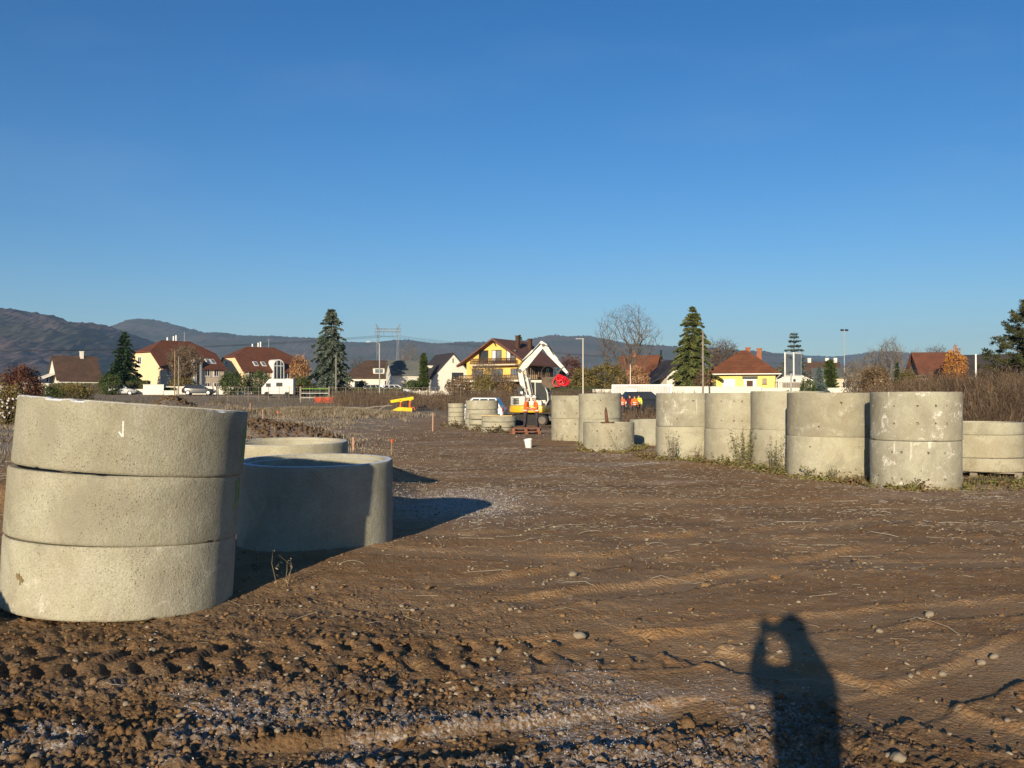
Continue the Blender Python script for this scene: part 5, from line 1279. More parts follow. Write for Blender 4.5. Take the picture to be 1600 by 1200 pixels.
    JV = [((0, .0, .88), (.185, .14)), ((0, sh(1.12), 1.12), (.165, .125)), ((0, sh(1.37), 1.37), (.185, .13)), ((0, sh(1.47), 1.465), (.085, .08))]; JE = [(0, 1), (1, 2), (2, 3)]
    for s, (shp, el, wr, hn) in zip((1, -1), aj):
        b = len(JV); JV += [((s * .19, shp[1], 1.41), .082), (tuple(el), .064 * bulk), (tuple(wr - (wr - el) * .08), .048 * bulk)]; JE += [(2, b), (b, b + 1), (b + 1, b + 2)]
    j = link('jacket', skin_mesh('jacket', JV, JE, M[top], 1), t)
    if stripe:
        for zz, rx, ry in ((1.02, .192, .150), (1.16, .186, .147)):
            q = [(rx * math.cos(a), sh(zz) + ry * math.sin(a)) for a in np.linspace(0, 2 * math.pi, 25)[:-1]]
            q2 = [(p * .93, sh(zz) + (r_ - sh(zz)) * .93) for p, r_ in q]; mb = MB(); n = 24
            mb.add([(p, r_, zz - .028) for p, r_ in q] + [(p, r_, zz + .028) for p, r_ in q] + [(p, r_, zz - .028) for p, r_ in q2] + [(p, r_, zz + .028) for p, r_ in q2],
                   [(i, (i + 1) % n, n + (i + 1) % n, n + i) for i in range(n)] + [(2 * n + i, 3 * n + i, 3 * n + (i + 1) % n, 2 * n + (i + 1) % n) for i in range(n)] + [(n + i, n + (i + 1) % n, 3 * n + (i + 1) % n, 3 * n + i) for i in range(n)] + [(i, 2 * n + i, 2 * n + (i + 1) % n, (i + 1) % n) for i in range(n)])
            mb.build('reflective_band', M['reflective'], j)
    hc = (0, ht[1] + .005, ht[2] + .005)
    if helmet:
        hm = MB().lathe([(.118, 0), (.116, .03), (.104, .075), (.076, .112), (.036, .132), (.004, .137)], 18, hc).build('helmet', M[helmet], t, smooth=True)
        MB().prism([(-.09, -.10), (.09, -.10), (.075, -.165), (-.075, -.165)], hc[2] - .004, hc[2] + .01, 'z').build('brim', M[helmet], hm).location = (0, hc[1], 0)
    else:
        MB().lathe([(.093 * bulk, -.05), (.098 * bulk, .0), (.090 * bulk, .045), (.062 * bulk, .078), (.024, .092 * bulk), (.003, .094 * bulk)], 16, (0, hc[1] + .018, hc[2] - .005)).build('hair', M[hair], t, smooth=True)
    return t
d = 37.6 * K
person('person in an orange hi-vis jacket and white helmet, left one of the pair, facing right', px(821, d), d, R(70), (((.24, -.06, 1.16), (.16, -.28, 1.12)), ((-.24, -.02, 1.14), (-.14, -.27, 1.10))), None, 'hivis_orange', 'navy_cloth', 'white_paint', .16)
person('person in an orange hi-vis jacket and white helmet, right one of the pair, head bowed', px(838.5, d), d - .1, R(-78), (((.24, -.04, 1.15), (.13, -.28, 1.05)), ((-.23, -.03, 1.16), (-.10, -.29, 1.08))), (((.11, -.06, .50), (.13, -.02, .09)), ((-.11, .03, .50), (-.13, .12, .09))), 'hivis_orange', 'navy_cloth', 'white_paint', .14)
dn = (((.25, .0, 1.15), (.27, -.08, .90)), ((-.25, .0, 1.15), (-.27, -.08, .90)))
person('person in a yellow-orange vest at the left of the standing group by the container', px(972, 57 * K), 57 * K, R(150), dn, None, 'frame_orange', 'navy_cloth', None)
person('person in a dark maroon coat in the middle of the standing group', px(984, 58 * K), 58 * K, R(200), dn, None, 'maroon_cloth', 'navy_cloth', None, stripe=False)
person('person in an orange hi-vis vest in the standing group, right of the maroon coat', px(991.5, 57 * K), 57 * K, R(170), dn, None, 'hivis_orange', 'navy_cloth', None)
person('person in a lime yellow hi-vis vest at the right of the standing group', px(998, 57.8 * K), 57.8 * K, R(185), dn, None, 'hivis_yellow', 'navy_cloth', None)
# the photographer, whose shadow falls across the soil, and the phone in both hands
ph = person('person in dark clothes raising a phone in both hands, casting the foreground shadow', .095, -.37, R(180), (((.245, -.17, 1.40), (.175, -.25, 1.605)), ((-.23, -.12, 1.31), (-.115, -.265, 1.615))), None, 'navy_cloth', 'navy_cloth', None, 0.02, stripe=False, group=None, z=-.02, scale=1.02, bulk=1.25)
ph.scale = (.88, .95, 1.02)
o = MB().b2(-.02, .13, -.016, -.006, 1.585, 1.66).build('phone', M['black'], None, bevel=.003); props(o, 'black mobile phone held up by the photographer', 'phone')
# ------------------------------------------------------------------ vegetation
def cards(C, Dr, L, Wd, fold=0.0):
    """elongated leaf cards: centres C, directions Dr, half lengths L, half widths Wd -> quads as two-triangle diamonds"""
    n = len(C); Dr = Dr / (np.linalg.norm(Dr, axis=1, keepdims=True) + 1e-9)
    rv = rng.normal(size=(n, 3)); S = np.cross(Dr, rv); S /= np.linalg.norm(S, axis=1, keepdims=True) + 1e-9
    L = np.asarray(L).reshape(-1, 1); Wd = np.asarray(Wd).reshape(-1, 1)
    V = np.stack([C - Dr * L, C + S * Wd, C + Dr * L, C - S * Wd], 1).reshape(-1, 3)
    F = np.arange(n * 4).reshape(n, 4)
    return V, F
def leaf_obj(name, C, Dr, L, Wd, mat, parent=None):
    V, F = cards(C, Dr, L, Wd); return link(name, np_mesh(name, V, F, M[mat]), parent)
def unit(n):
    v = rng.normal(size=(n, 3)); return v / np.linalg.norm(v, axis=1, keepdims=True)
def veg_root(name, label, cat, u, d, group, dz=-.1, x=None):
    d = d * K; x = px(u, d) if x is None else x
    return thing(name, label, cat, (x, d, gz(x, d) + dz), rnd.uniform(0, 6.28), group), x
GT = 'trees among the houses'
def conifer(label, u, d, vtop, wpx, mat, vbase=None, dens=1.0, shape=.85, droop=.25, whorls=None, gap=0.0, name='conifer_tree', spr=.26, u1=None, jag=.3, top_blunt=0.0):
    t, x = veg_root(name, label, 'tree', u, d, GT)
    d = d * K; z0 = t.location.z; h = pz(vtop, d) - z0; rad = wpx / FPX * d / 2 * 1.22
    MB().tube([(0, 0, 0), (0, 0, h * .5), (0, 0, h * .97)], [h * .018 + .05, h * .011 + .03, .02], 7).build('trunk', M['bark'], t)
    whorls = whorls or int(10 + h * 1.6)
    C, D_, L_, W_ = [], [], [], []
    br = MB()
    for i in range(whorls):
        f = (i + rnd.uniform(-.25, .25)) / whorls; f = min(max(f, 0.02), .99)
        z = h * (.06 + .94 * f)
        r = rad * ((1 - f) ** shape * (1 - top_blunt) + top_blunt * (1 - f ** 4)) * rnd.uniform(.85, 1.08)
        nb = max(4, int(7 + 3 * (1 - f)))
        a0 = rnd.uniform(0, 6.28)
        for b in range(nb):
            a = a0 + 6.283 * b / nb + rnd.uniform(-.25, .25); rl = max(.12, r * rnd.uniform(1 - jag, 1.05) * (1 + .30 * float(gnoise(np.array([a * .8 + u]), np.array([z / h * 4.0]), 88)[0])))
            tip = np.array([math.cos(a) * rl, math.sin(a) * rl, -droop * rl * rnd.uniform(.5, 1.3) + .22 * rl * (f > .75)])
            n = max(4, int(rl / .16 * 4.2 * dens))
            s = rng.uniform(.12 + gap * .3, 1, n) ** .8
            base = np.array([0, 0, z])
            p = base + np.outer(s, tip) + np.stack([np.zeros(n), np.zeros(n), .12 * rl * s * (1 - s) * 4], 1)
            spread = .10 + .20 * rl * (1 - .6 * s)
            side = np.array([-math.sin(a), math.cos(a), 0])
            off = rng.normal(size=n) * spread * .55
            p = p + np.outer(off, side) + rng.normal(size=(n, 3)) * .05
            p[:, 2] -= np.abs(rng.normal(size=n)) * .08
            dd = tip / (np.linalg.norm(tip) + 1e-6) + np.outer(np.sign(off) * .7, side) + rng.normal(size=(n, 3)) * .35
            C.append(p); D_.append(dd); L_.append(rng.uniform(.6, 1.2, n) * spr * (.6 + .4 * (1 - f))); W_.append(rng.uniform(.6, 1.2, n) * spr * .36)
            if b % 2 == 0 and rl > .5: br.tube([(0, 0, z), tuple(base + tip * .55 + [0, 0, .07 * rl]), tuple(base + tip * .95)], [.035, .022, .008], 3)
    C, D_, L_, W_ = np.concatenate(C), np.concatenate(D_), np.concatenate(L_), np.concatenate(W_)
    leaf_obj('crown', C, D_, L_, W_, mat, t)
    br.build('branches', M['bark'], t)['kind'] = 'stuff'
    return t
def grow(n, h, rx, seed, base=.22, vase=.5, trunk=.3, pen=.28, r_tip=.011, expo=2.3):
    """a leafless crown: points spread through the crown volume join, one by one, the nearest limb already grown"""
    g = np.random.default_rng(seed)
    P = []
    while len(P) < n:
        p = g.uniform(-1, 1, 3); z = (p[2] + 1) / 2
        w = (np.sin(math.pi * min(1, z * .93 + .07)) ** .55) * (vase + (1 - vase) * min(1, z * 1.6))
        q = math.hypot(p[0], p[1])
        lump = .78 + .30 * float(gnoise(np.array([p[0] * 2.3 + seed]), np.array([p[1] * 2.3 + p[2] * 2.0]), 77)[0])
        if q < w * lump and g.random() < .25 + .75 * (q / max(w, .05)): P.append((p[0] * rx, p[1] * rx, h * (base + (1 - base) * z)))
    P = np.array(P)
    T = np.array([(g.normal() * .04, g.normal() * .04, h * trunk * k / 4) for k in range(5)]); T[0] = 0
    order = np.argsort(np.linalg.norm(P - T[-1], axis=1)); P = P[order]
    N = np.zeros((n + 5, 3)); N[:5] = T; L = np.zeros(n + 5); L[1:5] = np.cumsum(np.linalg.norm(np.diff(T, axis=0), axis=1)); par = np.full(n + 5, -1); par[1:5] = [0, 1, 2, 3]
    Dr = np.zeros((n + 5, 3)); Dr[:5, 2] = 1
    for i in range(n):
        m = 5 + i; d = np.linalg.norm(N[:m] - P[i], axis=1)
        cost = d + pen * L[:m] + 4.0 * np.maximum(0, N[:m, 2] - P[i, 2] - .12 * d) + np.where(np.arange(m) < 4, 1e3 if m > 5 else 0, 0)
        cost = cost + 1.5 * d * (1 - ((P[i] - N[:m]) * Dr[:m]).sum(1) / np.maximum(d, 1e-6))
        k = int(np.argmin(cost)); par[m] = k; L[m] = L[k] + d[k]
        N[m] = P[i]; q = P[i] - N[k] + np.array([0, 0, .15 * d[k]]); Dr[m] = q / np.linalg.norm(q)
    w = np.full(n + 5, r_tip ** expo)
    w[:5] = 0
    for m in range(n + 4, 0, -1):
        w[par[m]] += w[m]
    rad = w ** (1 / expo)
    return N, par, rad
def bare_tree(label, u, d, vtop, wpx, seed, mat='bark', n=700, leaves=None, nleaf=0, name='bare_tree', base=.24, vase=.55, trunk=.28, lsz=.13, r_tip=.014, pen=.28):
    t, x = veg_root(name, label, 'tree', u, d, GT)
    t.rotation_euler = (0, 0, 0)
    d = d * K; h = pz(vtop, d) - t.location.z; rx = wpx / FPX * d / 2 * 1.15
    N, par, rad = grow(n, h, rx, seed, base, vase, trunk, pen, r_tip)
    MB().tube([tuple(p) for p in N[:5]], [float(r) for r in np.maximum(rad[:5], rad[4]) * np.array([1.25, 1.1, 1.05, 1, 1])], 9).build('trunk', M[mat], t, smooth=True)
    mb = MB()
    for m in range(5, len(N)):
        a, b = Vector(N[par[m]]), Vector(N[m]); r1 = float(rad[m]); r0 = min(float(rad[par[m]]), r1 * 1.35)
        mid = a.lerp(b, .5) + Vector((rnd.gauss(0, 1), rnd.gauss(0, 1), rnd.gauss(.6, .6))) * (b - a).length * .035
        mb.tube([a, mid, b], [r0, (r0 + r1) / 2, r1], 5 if r1 > .05 else 3)
        if r1 < r_tip * 1.6:
            for q in range(3):
                e = b + ((b - a).normalized() + Vector((rnd.gauss(0, .8), rnd.gauss(0, .8), rnd.gauss(.25, .6)))) * rnd.uniform(.25, .6); mb.tube([b, e], [r_tip * .8, r_tip * .35], 3)
    link('limbs', mb.mesh('limbs', M[mat], fix=False), t)['kind'] = 'stuff'
    if leaves:
        idx = rng.integers(5, len(N), nleaf); C = N[idx] + rng.normal(size=(nleaf, 3)) * .25
        leaf_obj('leaves', C, unit(nleaf), rng.uniform(.7, 1.3, nleaf) * lsz, rng.uniform(.5, 1, nleaf) * lsz * .7, leaves, t)
    return t
def blob_pts(n, rx, ry, h, lump=.35, seed=0, hollow=.45):
    """points filling an uneven, lumpy crown"""
    v = unit(n); rr = rng.uniform(hollow, 1, n) ** .6
    q = 1 + lump * (gnoise(v[:, 0] * 2.1 + seed, v[:, 1] * 2.1 + v[:, 2] * 1.7, 7) + .5 * gnoise(v[:, 0] * 5 + seed, v[:, 1] * 5 + v[:, 2] * 4, 8))
    p = v * (rr * q)[:, None]
    return np.stack([p[:, 0] * rx, p[:, 1] * ry, (p[:, 2] * .5 + .5) * h], 1)
def shrub(label, u, d, vtop, wpx, mat, n=2200, leaf=.12, stems=14, seed=0, base=.0, name='shrub', cat='shrub', group='shrubs and hedges', h=None, depth=None, lump=.35, stem_mat='bark', hollow=.45, x=None, flat=1.0):
    t, x = veg_root(name, label, cat, u, d, group, x=x)
    d = d * K; h = h or (pz(vtop, d) - t.location.z); rx = wpx / FPX * d / 2; ry = depth or rx * .8
    t.rotation_euler = (0, 0, 0)
    C = blob_pts(n, rx, ry, h * (1 - base), lump, seed, hollow); C[:, 2] += h * base
    D_ = unit(n) + np.array([0, 0, .4])
    leaf_obj('foliage', C, D_, rng.uniform(.6, 1.3, n) * leaf, rng.uniform(.5, 1.1, n) * leaf * .6, mat, t)
    mb = MB()
    for k in range(stems):
        a = rnd.uniform(0, 6.28); q = rnd.uniform(.2, .9)
        mb.tube([(0.1 * math.cos(a), .1 * math.sin(a), 0), (rx * q * .5 * math.cos(a), ry * q * .5 * math.sin(a), h * .45), (rx * q * math.cos(a), ry * q * math.sin(a), h * rnd.uniform(.75, 1.02))], [.03, .02, .006], 3)
    mb.build('stems', M[stem_mat], t)['kind'] = 'stuff'
    return t
def hedge(label, u0, u1, d, h, mat='hedge', dep=1.1, n=3500, leaf=.09):
    d = d * K; x0, x1 = px(u0, d), px(u1, d); L = x1 - x0
    t = thing('hedge', label, 'hedge', ((x0 + x1) / 2, d, min(gz(x0, d), gz(x1, d))), 0, 'shrubs and hedges')
    MB().b2(-L / 2 + .1, L / 2 - .1, -dep / 2 + .1, dep / 2 - .1, -.2, h - .1).build('core', M['bark'], t)
    C = rng.uniform(-.5, .5, (n, 3)); f = rng.integers(0, 4, n)
    C[:, 1] = np.where(f < 2, -.5, np.where(f == 2, rng.uniform(-.5, .5, n), .5)); C[:, 2] = np.where(f == 2, .5, C[:, 2])
    C = C * np.array([L, dep, h]) + np.array([0, 0, h / 2]) + rng.normal(size=(n, 3)) * .05
    leaf_obj('foliage', C, unit(n), rng.uniform(.6, 1.2, n) * leaf, rng.uniform(.5, 1, n) * leaf * .6, mat, t)
    return t

conifer('dark fir tree standing before the left cream house', 194, 110, 516, 62, 'fir', dens=1.5, shape=.75, spr=.30, jag=.4)
conifer('tall frosted grey-green spruce, largest of the left half', 517, 98, 479, 66, 'spruce', dens=2.3, shape=.50, droop=.42, spr=.25, jag=.48, top_blunt=.34)
conifer('dark conifer poking up behind the chalet roof', 812, 140, 521, 30, 'fir', dens=.9, shape=.6, spr=.3, jag=.5)
conifer('big olive green spruce on the right behind the thick wood pole', 1082, 92, 476, 74, 'gold_spruce', dens=2.4, shape=.62, droop=.30, spr=.25, jag=.34, top_blunt=.06)
conifer('slender blue-green tiered spruce beside the yellow bungalow', 1241, 102, 516, 44, 'blue_spruce', dens=2.0, shape=.62, droop=-.08, whorls=15, spr=.22, jag=.15, gap=.2)
conifer('small dark conifer between the walnut tree and the olive spruce', 1033, 150, 546, 16, 'fir', dens=1.0, spr=.3)
conifer('small frosted blue spruce below the distant dark roof', 1281, 86, 571, 32, 'blue_spruce', dens=1.6, shape=.7, spr=.16)
conifer('narrow dark green conifer right of the small blue spruce', 1297, 90, 563, 24, 'cypress', dens=1.8, shape=.35, droop=-.5, spr=.2, jag=.2)
conifer('slim green cypress in front of the white gabled house', 662, 108, 552, 15, 'cypress', dens=2.2, shape=.28, droop=-.9, spr=.2, jag=.15, top_blunt=.35)
conifer('small dark conifer in the bare shrubs on the right', 1402, 84, 563, 20, 'fir', dens=1.2, spr=.2)
# big pine at the right edge, foliage in layered pads
def big_pine():
    d = 62; t, x = veg_root('pine_tree', 'big dark pine with layered boughs at the right edge', 'tree', 1612, d, GT)
    t.rotation_euler = (0, 0, 0)
    d = d * K; h = pz(468, d) - t.location.z; rad = 78 / FPX * d
    MB().tube([(0, 0, 0), (.1, 0, h * .4), (-.05, 0, h * .75), (0, 0, h * .97)], [.30, .24, .14, .04], 9).build('trunk', M['bark'], t)
    C, D_ = [], []; br = MB()
    for i in range(64):
        f = (i + .5) / 64; z = h * (.14 + .84 * f); r = rad * (1 - f) ** .62 * rnd.uniform(.6, 1.08) + .25; a = i * 2.4 + rnd.uniform(-.3, .3)
        tip = Vector((math.cos(a) * r, math.sin(a) * r, z + .22 * r)); br.tube([(0, 0, z), (tip.x * .5, tip.y * .5, z + .05 * r), tuple(tip)], [.07, .045, .015], 4)
        for k in range(max(2, int(r * 2.6))):
            s = rnd.uniform(.35, 1.0); c = Vector((tip.x * s, tip.y * s, z + .22 * r * s * s)) + Vector((rnd.gauss(0, .28), rnd.gauss(0, .28), rnd.gauss(.05, .12)))
            n = 60; p = np.array(c) + unit(n) * rng.uniform(.1, 1, (n, 1)) * np.array([.42, .42, .24]); C.append(p); D_.append((p - np.array(c)) + np.array([0, 0, .18]) + rng.normal(size=(n, 3)) * .12)
    C, D_ = np.concatenate(C), np.concatenate(D_); n = len(C)
    leaf_obj('crown', C, D_, rng.uniform(.10, .19, n), rng.uniform(.022, .05, n), 'pine', t); br.build('branches', M['bark'], t)['kind'] = 'stuff'
big_pine()
bare_tree('large bare walnut tree with spreading limbs right of the excavator', 976, 108, 473, 118, 8, 'walnut_bark', 900, 'brown_leaf', 160, 'walnut_tree', .20, .62, .16, .10, .015, .16)
bare_tree('bare grey tree behind the white houses', 640, 150, 534, 46, 9, 'pale_bark', 500)
bare_tree('bare brownish tree between the olive spruce and the bungalow', 1133, 120, 530, 54, 12, 'bark', 700, 'brown_leaf', 900, lsz=.16)
bare_tree('thin bare tree behind the brick chimneys of the bungalow', 1113, 140, 526, 30, 15, 'bark', 350)
bare_tree('pale bare tree on the right, tallest of the bare shrubs', 1392, 96, 527, 48, 18, 'pale_bark', 700, base=.12)
bare_tree('small bare tree left of the tallest bare shrub on the right', 1362, 100, 545, 36, 21, 'pale_bark', 450, base=.1)
bare_tree('bare tree behind the dark red roof on the right', 1462, 120, 540, 50, 24, 'bark', 600, 'brown_leaf', 500, lsz=.15)
bare_tree('brown tree with thin crown before the left cream house', 288, 108, 541, 62, 27, 'pale_bark', 700, 'brown_leaf', 2600, lsz=.14)
bare_tree('leafless tree behind the low white house, left of the pylon', 560, 150, 556, 30, 29, 'bark', 350)
bare_tree('bare tree in the garden of the yellow chalet', 758, 104, 566, 56, 33, 'pale_bark', 600, 'brown_leaf', 600, base=.12, lsz=.12)
bare_tree('bare tree rising from the shrubs before the long low building', 1335, 88, 560, 40, 36, 'pale_bark', 450, base=.1)
bare_tree('thin bare tree behind the thicket, left of the shed', 1432, 110, 546, 34, 39, 'pale_bark', 400, base=.1)
shrub('orange-tan autumn tree beside the arched window house', 469, 106, 556, 34, 'autumn', 3600, .15, 18, 1, .05, 'autumn_tree', 'tree', GT)
shrub('golden orange shrub before the orange-red roof on the right', 1492, 88, 543, 36, 'orange_autumn', 2600, .14, 16, 2, .1, 'autumn_tree', 'tree', GT)
shrub('dark russet tree right of the excavator arm', 893, 118, 556, 44, 'russet', 3000, .17, 14, 3, .05, 'russet_tree', 'tree', GT)
shrub('olive-yellow bush under the walnut tree', 948, 98, 566, 62, 'olive', 4800, .15, 18, 4)
shrub('mixed olive bush left of the walnut tree', 912, 96, 574, 46, 'olive', 3000, .15, 14, 5)
shrub('reddish bush under the olive spruce', 1078, 96, 573, 44, 'russet', 2600, .15, 14, 6)
shrub('rust-coloured bush beside the thick wood pole', 1100, 90, 580, 34, 'brown_leaf', 1800, .14, 12, 7)
shrub('autumn bush between the walnut tree and the pink house', 996, 104, 572, 40, 'autumn', 2200, .15, 14, 8)
shrub('dark russet bush at the left edge, behind the pale blooms', 36, 58, 569, 62, 'russet', 5200, .10, 20, 9)
shrub('green bush left of the dark fir', 172, 104, 583, 34, 'hedge', 1800, .14, 12, 10)
shrub('olive bush below the left cream house, behind the wood poles', 284, 108, 586, 40, 'olive', 2400, .13, 12, 11)
shrub('dark green bush below the cream houses, between them', 362, 104, 581, 44, 'hedge', 2600, .14, 12, 12)
shrub('dark bush under the arched window', 404, 106, 579, 42, 'hedge', 2600, .14, 12, 13)
shrub('olive bush left of the frosted spruce foot', 470, 97, 588, 40, 'hedge', 2400, .12, 12, 14)
shrub('round dark bush before the low white house', 566, 104, 594, 18, 'hedge', 1200, .12, 8, 15)
shrub('evergreen bush at the flat-roofed wing', 642, 106, 593, 28, 'hedge', 1500, .12, 8, 16)
shrub('brown bush below the white gabled house', 716, 100, 590, 44, 'brown_leaf', 2600, .13, 14, 17)
shrub('brown twiggy bush below the chalet balcony', 756, 98, 586, 40, 'olive', 2200, .12, 14, 18)
shrub('brown twiggy bush at the foot of the chalet, left of the excavator', 790, 98, 591, 36, 'brown_leaf', 1800, .12, 14, 19)
shrub('dark shrub mass on the right before the bare trees', 1368, 70, 570, 44, 'brown_leaf', 3600, .12, 18, 20)
shrub('pale twiggy shrub below the bare trees on the right', 1336, 74, 584, 40, 'frost_grass', 1800, .10, 20, 21)
shrub('dark green shrub right of the garage', 1262, 84, 590, 26, 'hedge', 1500, .11, 8, 22)
shrub('grey-green shrub before the shed on the right', 1418, 72, 578, 36, 'olive', 2400, .11, 12, 23)
shrub('olive shrub behind the garage', 1222, 108, 571, 30, 'olive', 1700, .15, 10, 24)
shrub('bushy brown shrub left of the hedge', 112, 78, 600, 66, 'olive', 3400, .11, 20, 25)
shrub('dark bramble left of the hedge', 68, 70, 601, 60, 'hedge', 3000, .10, 20, 26)
shrub('bush with pale blooms at the left edge', 12, 34, 598, 56, 'olive', 2200, .06, 30, 28, 0, 'flowering_bush', 'bush')
for k in range(26):
    pass
hedge('clipped green hedge at left, behind the silver car', 156, 212, 109, 1.9)
hedge('brighter clipped hedge block beside the gate wall', 210, 234, 107.5, 2.0, 'cypress', n=1800)
hedge('long dark hedge before the white house at far left', 78, 160, 116, 1.7, n=3200)
hedge('low dark hedge between gate wall and wood poles', 256, 276, 107, 1.0, n=1200)
hedge('dark hedge behind the field gate', 500, 630, 99, 1.1, n=3600)
hedge('dark hedge strip right of the excavator behind the wire fence', 860, 935, 94, 1.3, n=2800)

# pale blooms: seed heads of the left bush, each a small ball of florets
bd = 33.2 * K; bx = px(12, bd)
fl = MB()
for k in range(30):
    x, y = bx + rnd.uniform(-.9, .8), bd + rnd.uniform(-.3, .3); z = gz(x, y) + rnd.uniform(.35, 1.35)
    for j in range(7):
        v = Vector((rnd.gauss(0, 1), rnd.gauss(0, 1), rnd.gauss(0, 1))).normalized() * .030
        fl.box((x + v.x, y + v.y, z + v.z), (.04, .04, .035), (rnd.random(), rnd.random(), rnd.random()))
o = fl.build('blossoms', M['bloom']); props(o, 'pale white flower heads on the bush at the left edge', 'flowers', kind='stuff')

# withered scrub: thousands of stems with side twigs
def scrub_mesh(P, H, mat, name, label, wid=.010, twigs=6, tw=.30, lean=.16, tuft=.05, cat='scrub'):
    n = len(P)
    z = gh(P[:, 0], P[:, 1]); B = np.stack([P[:, 0], P[:, 1], z - .03], 1)
    ln = rng.normal(size=(n, 2)) * lean
    tip = B + np.stack([ln[:, 0] * H, ln[:, 1] * H, H], 1); mid = (B + tip) / 2 + np.stack([rng.normal(size=n) * .04 * H, rng.normal(size=n) * .04 * H, .04 * H], 1)
    a = rng.uniform(0, math.pi, n); S = np.stack([np.cos(a), np.sin(a), np.zeros(n)], 1) * (wid * rng.uniform(.7, 1.4, n))[:, None]
    V = [np.stack([B - S, B + S, mid + S * .8, mid - S * .8, tip + S * .3, tip - S * .3], 1).reshape(-1, 3)]
    i = np.arange(n)[:, None] * 6
    F = [np.concatenate([i + [0, 1, 2, 3], i + [3, 2, 4, 5]])]
    k = n * 6
    for t in range(twigs):
        s = rng.uniform(.25, .98, n)[:, None]; st = B + (tip - B) * s + (mid - (B + tip) / 2) * (4 * s * (1 - s))
        aa = rng.uniform(0, 2 * math.pi, n); L = (H * tw * rng.uniform(.35, 1.1, n) * (1.15 - .6 * s[:, 0]))[:, None]
        dr = np.stack([np.cos(aa) * .75, np.sin(aa) * .75, rng.uniform(.35, 1.2, n)], 1); en = st + dr * L
        sd = np.stack([-np.sin(aa), np.cos(aa), np.zeros(n)], 1) * (wid * .55)
        fl_ = np.stack([-np.sin(aa), np.cos(aa), rng.uniform(-.5, .5, n)], 1) * (tuft * rng.uniform(.2, 1, n))[:, None] * H[:, None] ** .5
        m2 = st + dr * L * .72
        V.append(np.stack([st - sd, st + sd, m2 + fl_, en, m2 - fl_], 1).reshape(-1, 3))
        j = k + np.arange(n)[:, None] * 5
        F.append(np.concatenate([j + [0, 1, 2, 4], j + [4, 2, 3, 3]])[:, :])
        k += n * 5
    Fq = np.concatenate(F); Vv = np.concatenate(V)
    # degenerate quads become triangles
    tri = Fq[:, 2] == Fq[:, 3]
    me = np_mesh(name, Vv, Fq[~tri], M[mat])
    me2 = np_mesh(name, Vv, Fq[tri][:, :3], M[mat])
    bm = bmesh.new(); bm.from_mesh(me); bm.from_mesh(me2); bm.to_mesh(me); bm.free(); bpy.data.meshes.remove(me2)
    o = link(name, me); props(o, label, cat, kind='stuff'); return o
def area_pts(n, f, x0, x1, y0, y1):
    """rejection sampling with density f(x, y)"""
    out = []
    tot = 0
    while tot < n:
        x = rng.uniform(x0, x1, n * 3); y = rng.uniform(y0, y1, n * 3); k = rng.uniform(0, 1, n * 3) < f(x, y)
        out.append(np.stack([x[k], y[k]], 1)); tot += k.sum()
        if len(out) > 60: break
    return np.concatenate(out)[:n] * [1, K]
def clump(x, y, s, sd): return np.clip(.45 + .9 * gnoise(x / s, y / s, sd), 0, 1)
# thicket on the right-hand bank
P = area_pts(24000, lambda x, y: sstep(.44, .52, x / y + .02 * gnoise(x / 2, y / 2, 201)) * (1 - sstep(.92, 1.0, x / y)) * clump(x, y, 1.6, 202) * np.clip((44 / y) ** 1.0, 0, 1), 8, 52, 18.5, 56)
Hh = (1.05 + .55 * gnoise(P[:, 0] / 3, P[:, 1] / 3, 203) + .25 * rng.normal(size=len(P))).clip(.35, 2.1) * (1 - .45 * (1 - sstep(18, 24, P[:, 1] / K)))
scrub_mesh(P, Hh, 'scrub', 'scrub', 'brown withered thicket covering the bank on the right', .006, 8, .34, .18, .014)
# scrub band across the middle, behind the trench frame and the excavator
def midband(x, y):
    u = 800 + 1110 * x / y
    return sstep(505, 545, u) * (1 - sstep(1075, 1100, u)) * sstep(62 + 0 * y, 66, y + 2 * gnoise(x / 4, y / 4, 211)) * (1 - sstep(90, 96, y)) * clump(x, y, 2.2, 212)
P = area_pts(10500, midband, -26, 24, 60, 96)
Hh = (.80 + .35 * gnoise(P[:, 0] / 4, P[:, 1] / 4, 213) + .22 * rng.normal(size=len(P))).clip(.3, 1.7)
scrub_mesh(P, Hh, 'scrub', 'scrub', 'band of brown withered weeds across the middle of the field', .011, 7, .34, .16, .026)
# scrub in the gap between the ring stacks
P = area_pts(2200, lambda x, y: sstep(.130, .150, x / y) * (1 - sstep(.47, .50, x / y)) * clump(x, y, 1.3, 221), 4, 26, 30, 56)
Hh = (.75 + .3 * gnoise(P[:, 0] / 2, P[:, 1] / 2, 223) + .2 * rng.normal(size=len(P))).clip(.25, 1.35)
scrub_mesh(P, Hh, 'scrub', 'scrub', 'reddish brown weeds in the gap between the ring stacks', .008, 7, .34, .16, .028)
# olive weeds on the far left field and before the garden walls
P = area_pts(5600, lambda x, y: (1 - sstep(-.27, -.22, x / y)) * clump(x, y, 2.6, 231) * (.2 + .8 * sstep(50, 85, y)), -82, -10, 40, 100)
Hh = (.55 + .35 * gnoise(P[:, 0] / 4, P[:, 1] / 4, 233) + .18 * rng.normal(size=len(P))).clip(.15, 1.3) * (1 - .5 * sstep(70, 84, P[:, 1] / K))
scrub_mesh(P, Hh, 'scrub_olive', 'scrub', 'olive brown weeds on the field before the far left houses', .012, 6, .34, .16, .03)
